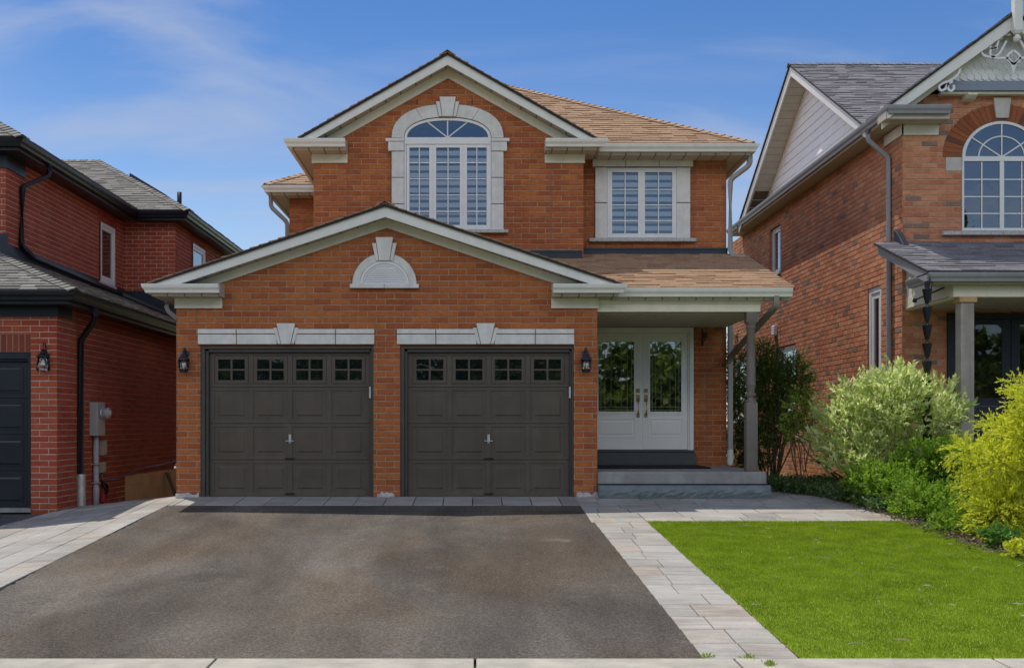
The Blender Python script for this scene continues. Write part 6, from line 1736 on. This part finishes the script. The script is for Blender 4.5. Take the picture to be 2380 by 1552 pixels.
M['sap'] = leaf('sapling_leaf', [(0, (0.18, 0.28, 0.035)), (0.6, (0.30, 0.42, 0.06)), (1, (0.42, 0.52, 0.10))], 0.5, 0.45)
M['cover'] = leaf('cover_leaf', [(0, (0.05, 0.11, 0.03)), (0.6, (0.10, 0.18, 0.05)), (1, (0.26, 0.34, 0.16))], 0.5, 0.35)
M['tree'] = leaf('tree_leaf', [(0, (0.04, 0.08, 0.008)), (0.6, (0.12, 0.19, 0.016)), (1, (0.24, 0.31, 0.03))], 0.55, 0.4)

def pw(u, v, y): return (X(u, y), y, Z(v, y))
# dark yew between the houses
yb = 3.0
bl_ = []
for u, v, ru, rv, w in ((1706, 860, 22, 72, 1.0), (1712, 960, 26, 70, 1.2), (1708, 1060, 28, 60, 1.1), (1775, 850, 36, 55, 1.3), (1790, 900, 55, 70, 2.2), (1765, 960, 40, 70, 1.4), (1850, 880, 30, 55, 1.2), (1850, 950, 26, 60, 1.0), (1760, 1040, 38, 60, 1.3), (1800, 990, 30, 50, 0.8)):
    c_ = pw(u, v, yb + rng.uniform(-0.5, 0.6)); k = (D + yb) / F
    bl_.append((*c_, ru * k, 0.32, rv * k, w))
bush('yew_shrub', 'tall dark green yew behind the porch post between the two houses', 'shrub', (5.2, 3.0, 0.0), bl_, 3600, 18, 0.044, 0.0075, 0.17, M['yew'], 0.35, 0.55, 0.2, 26, 0.014)
# sapling with bare stems
yb = 1.8
bl_ = [(*pw(u, v, yb), 0.16, 0.16, 0.13, 1) for u, v in ((1862, 915), (1850, 945), (1880, 965), (1838, 980), (1868, 1000), (1845, 1010))]
t = bush('sapling', 'thin sapling with pale green leaves and bare lower stems in front of the dark yew', 'sapling', (X(1866, yb), yb, 0.0), bl_, 150, 9, 0.06, 0.02, 0.10, M['sap'], 0.3, 0.8, 0.2, 10, 0.007, 'bark_pale')
# bare arching branches reaching left from the variegated shrub
t = thing('bare_branches', 'bare brown branches arching from the ground towards the yew', 'branches', (X(1965, 0.9), 0.9, 0.0))
m = MB()
for i, pp in enumerate((((1990, 1118), (1940, 1075), (1895, 1020), (1885, 960)), ((1975, 1120), (1920, 1085), (1880, 1040), (1878, 985)), ((1985, 1122), (1935, 1060), (1905, 1010), (1890, 985)), ((1950, 1118), (1915, 1080), (1880, 1060), (1850, 1005)), ((1960, 1120), (1930, 1095), (1892, 1068), (1840, 1060)), ((1865, 1130), (1860, 1080), (1852, 1035), (1835, 1000)), ((1885, 1130), (1872, 1090), (1868, 1040), (1872, 1000)))):
    m = MB() if i == 0 else m
    yy = 0.9 + 0.12 * (i % 3)
    P_ = bend([pw(u, v, yy + 0.15 * k) for k, (u, v) in enumerate(pp)], 0.2, 4)
    m.tube(P_, 0.017 if i < 4 else 0.009, 6, scale=[1 - 0.6 * k / len(P_) for k in range(len(P_))])
m.build('branch', M['bark'], t)
# variegated shrub
yb = 0.05; k = (D + yb) / F
bl_ = []
for u, v, ru, rv, w in ((2075, 930, 62, 62, 2.2), (2040, 985, 95, 75, 3), (2130, 985, 75, 70, 2.4), (1960, 1000, 66, 70, 1.8), (2190, 960, 40, 55, 1.2), (2030, 1060, 80, 50, 1.6), (1965, 1070, 50, 40, 1.0), (1985, 930, 36, 34, 0.7), (2115, 905, 22, 30, 0.4)):
    c_ = pw(u, v, yb + rng.uniform(-0.25, 0.3)); bl_.append((*c_, ru * k, 0.45 * (0.6 + ru / 100), rv * k, w))
bush('variegated_shrub', 'large pale shrub with white edged leaves in front of the neighbouring porch', 'shrub', (X(2055, 0.1), 0.1, 0.0), bl_, 1350, 13, 0.095, 0.0170, 0.25, M['varieg'], 0.85, 0.45, 0.35, 40, 0.008, 'bark_pale')
# bright green rounded shrubs
for u, v, ru, rv, yb, lab in ((2060, 1120, 92, 66, -0.9, 'low bright green shrub just right of the path end'), (2180, 1090, 88, 70, -0.8, 'bright green shrub in front of the weathered porch post'), (2195, 1185, 105, 66, -2.0, 'low green mound at the lawn corner below the other green shrubs'), (2262, 1222, 72, 46, -2.9, 'small green shrub at the lawn edge touching the golden cypress')):
    k = (D + yb) / F; bl_ = []
    for j in range(7):
        uu, vv = u + rng.uniform(-0.6, 0.6) * ru, v + rng.uniform(-0.45, 0.55) * rv
        c_ = pw(uu, vv, yb + rng.uniform(-0.3, 0.3)); bl_.append((*c_, ru * k * 0.55, 0.36, rv * k * 0.62, 1))
    xb = X(u, yb)
    bush('green_shrub', lab, 'shrub', (xb, yb, gz(xb, yb)), bl_, 1100, 15, 0.045, 0.013, 0.16, M['spring'], 0.6, 0.6, 0.3, 16, 0.006, 'bark', 'bright green shrubs in the bed', zmin=gz(xb, yb))
# golden cypress
yb = -3.6; k = (D + yb) / F; bl_ = []
for u, v, ru, rv, w in ((2375, 1150, 78, 100, 3.6), (2425, 1060, 70, 110, 2.6), (2330, 1195, 52, 58, 1.8), (2310, 1075, 42, 34, 1.0), (2258, 1048, 40, 15, 0.45), (2365, 1015, 44, 40, 1.1), (2405, 940, 26, 50, 0.8), (2350, 1245, 66, 34, 1.4), (2420, 1200, 80, 80, 2.0), (2385, 895, 13, 18, 0.2), (2325, 990, 26, 12, 0.25), (2280, 1130, 28, 24, 0.4)):
    c_ = pw(u, v, yb + rng.uniform(-0.3, 0.3)); bl_.append((*c_, ru * k, 0.42, rv * k, w))
bush('golden_cypress', 'bright golden green cypress with feathery sprays at the right edge of the lawn', 'shrub', (X(2350, yb), yb, gz(6, yb)), bl_, 3300, 18, 0.045, 0.0085, 0.20, M['gold'], 0.05, 0.42, 0.35, 8, 0.010, 'bark', droop=1.2, zmin=gz(6, yb) + 0.02)
# arching strap leaves
t = thing('daylily', 'clump of arching strap leaves at the foot of the weathered porch post', 'plant', (X(2235, -0.9), -0.9, 0.0))
m = MB(); c0 = Vector(pw(2232, 1090, -0.9))
for i in range(34):
    a = rng.uniform(0, 6.28); Lr = rng.uniform(0.25, 0.5); hh = rng.uniform(0.2, 0.42)
    o_ = c0 + Vector((rng.uniform(-0.16, 0.3), rng.uniform(-0.1, 0.1), -0.15))
    p = [o_ + Vector((math.cos(a) * Lr * f, math.sin(a) * Lr * f * 0.7, hh * math.sin(min(2.6, f * 2.7)))) for f in (0, 0.25, 0.5, 0.75, 1.0)]
    m.sweep([tuple(q) for q in p], [(-0.014, 0.0), (0, 0.004), (0.014, 0.0), (0, -0.002)], scale=[0.8, 1, 0.95, 0.7, 0.08])
m.build('leaves', M['lily'], t)
# small perennials along the lawn edge
def perennial(u, v, yb, lab, r, n, L, W, mat):
    c_ = pw(u, v, yb); z0 = gz(c_[0], yb)
    return bush('perennial', lab, 'plant', (c_[0], yb, z0), [(c_[0], yb, z0 + r * 0.5, r, r * 0.8, r * 0.55, 1)], n, 8, L, W, 0.08, mat, 0.8, 0.6, 0.1, 6, 0.004, 'bark', 'small plants along the lawn edge', zmin=z0)
perennial(2325, 1262, -4.3, 'broad leaved green plant at the lawn edge under the golden cypress', 0.17, 45, 0.09, 0.024, M['lily'])
perennial(2375, 1270, -4.9, 'yellow green tuft at the lawn edge by the right side of the picture', 0.16, 50, 0.05, 0.018, M['gold'])
perennial(2020, 1080, -0.4, 'tuft of narrow upright leaves at the foot of the variegated shrub', 0.28, 110, 0.15, 0.010, M['lily'])
# ground cover along the path
nC = 3000
yv = ng.uniform(-1.6, 3.2, nC); xe = np.array([bed_edge(v) for v in yv]); xv = xe + ng.random(nC) ** 1.3 * np.where(yv > -0.4, 1.7, 1.0) - 0.08
zv = np.array([gz(a, b) for a, b in zip(xv, yv)]) + ng.uniform(0.02, 0.16, nC)
Q = np.repeat(np.stack([xv, yv, zv], 1), 9, 0) + ng.normal(0, 0.05, (nC * 9, 3)) * np.array([1, 1, 0.5])
V, Fq = leaves_from(Q, np.tile(np.array([[0, -0.2, 0.8]]), (len(Q), 1)), ng.uniform(0.03, 0.065, len(Q)), ng.uniform(0.009, 0.017, len(Q)), 0.9)
tag(mesh_np('ground_cover', V, Fq, M['cover']), 'low dark ground cover spreading along the end of the paved path', 'ground cover', kind='stuff')
# dry leaves and bark bits on the soil edge
nC = 2600
yv = ng.uniform(-7.5, 1.0, nC); xv = np.array([bed_edge(v) for v in yv]) + ng.normal(0.12, 0.16, nC)
zv = np.array([gz(a, b) for a, b in zip(xv, yv)]) + 0.03
V, Fq = leaves_from(np.stack([xv, yv, zv], 1), ng.normal(0, 1, (nC, 3)) * np.array([1, 1, 0.15]), ng.uniform(0.02, 0.07, nC), ng.uniform(0.004, 0.012, nC), 0.3)
M['mulch'] = leaf('mulch_bits', [(0, (0.05, 0.033, 0.02)), (0.6, (0.14, 0.10, 0.065)), (1, (0.30, 0.25, 0.18))], 0.8, 0.0)
tag(mesh_np('mulch', V, Fq, M['mulch']), 'brown bark bits and dry leaves along the edge of the bed', 'mulch', kind='stuff')
# weeds in the pavement joints
for (wx, wy_, n_, lab) in ((1.63, -8.70, 16, 'tiny weed at the corner of the driveway'), (2.02, -8.95, 30, 'largest weed growing in the joint of the pavement'), (1.92, -8.74, 14, 'small weed at the end of the paving slabs'),):
    t = thing('weed', lab, 'weed', (wx, wy_, gz(wx, wy_)), 'weeds in the pavement joints')
    Q = np.array([[wx, wy_, gz(wx, wy_) + 0.01]]) + ng.normal(0, 1, (n_ * 3, 3)) * np.array([0.022, 0.03, 0.004])
    V, Fq = leaves_from(Q, np.tile(np.array([[0, 0, 1.0]]), (len(Q), 1)), ng.uniform(0.015, 0.04, len(Q)), ng.uniform(0.004, 0.007, len(Q)), 0.6)
    mesh_np('leaves', V, Fq, M['sap'], t)
# trees on the far side of the street: what the door and window panes mirror
ng = np.random.default_rng(31)
nC = 26000; nt_ = 56
xs_ = np.concatenate([np.linspace(-45, 45, 28), np.linspace(-44, 46, 28)]) + ng.normal(0, 0.5, nt_)
hs_ = np.concatenate([5.0 + 1.2 * np.sin(np.arange(28) * 2.3), 8.2 + 1.3 * np.sin(np.arange(28) * 1.7)])
yt_ = np.concatenate([np.full(28, -43.0), np.full(28, -48.0)]) + ng.normal(0, 0.8, nt_)
idx = ng.integers(0, nt_, nC); d = unit(ng.normal(0, 1, (nC, 3)))
C_ = np.stack([xs_[idx], yt_[idx], hs_[idx] * 0.46 - 0.8], 1)
P = C_ + d * np.stack([np.full(nC, 2.5), np.full(nC, 2.0), hs_[idx] * 0.5], 1) * (0.35 + 0.65 * ng.random(nC))[:, None]
Q = np.repeat(P, 4, 0) + ng.normal(0, 0.25, (nC * 4, 3))
def conifer(x, y, h, r, n):
    f = ng.random(n) ** 0.7; a = ng.uniform(0, 2 * np.pi, n); tier = 0.75 + 0.35 * np.sin(f * 60)
    rr = r * f * (0.3 + 0.7 * ng.random(n) ** 0.5) * tier
    return np.stack([x + np.cos(a) * rr, y + np.sin(a) * rr, h * (1 - f) - 0.8 - 0.15 * rr], 1)
Q = np.concatenate([Q, conifer(28.2, -46, 15.6, 3.2, 16000), conifer(1.6, -47, 13.4, 2.4, 9000), conifer(34.5, -47, 12.5, 2.8, 9000)])
V, Fq = leaves_from(Q, ng.normal(0, 1, (len(Q), 3)), ng.uniform(0.35, 0.6, len(Q)), ng.uniform(0.14, 0.26, len(Q)), 0.3)
tag(mesh_np('treeline', V, Fq, M['tree']), 'leafy trees across the street mirrored in the door glass', 'trees', kind='stuff')
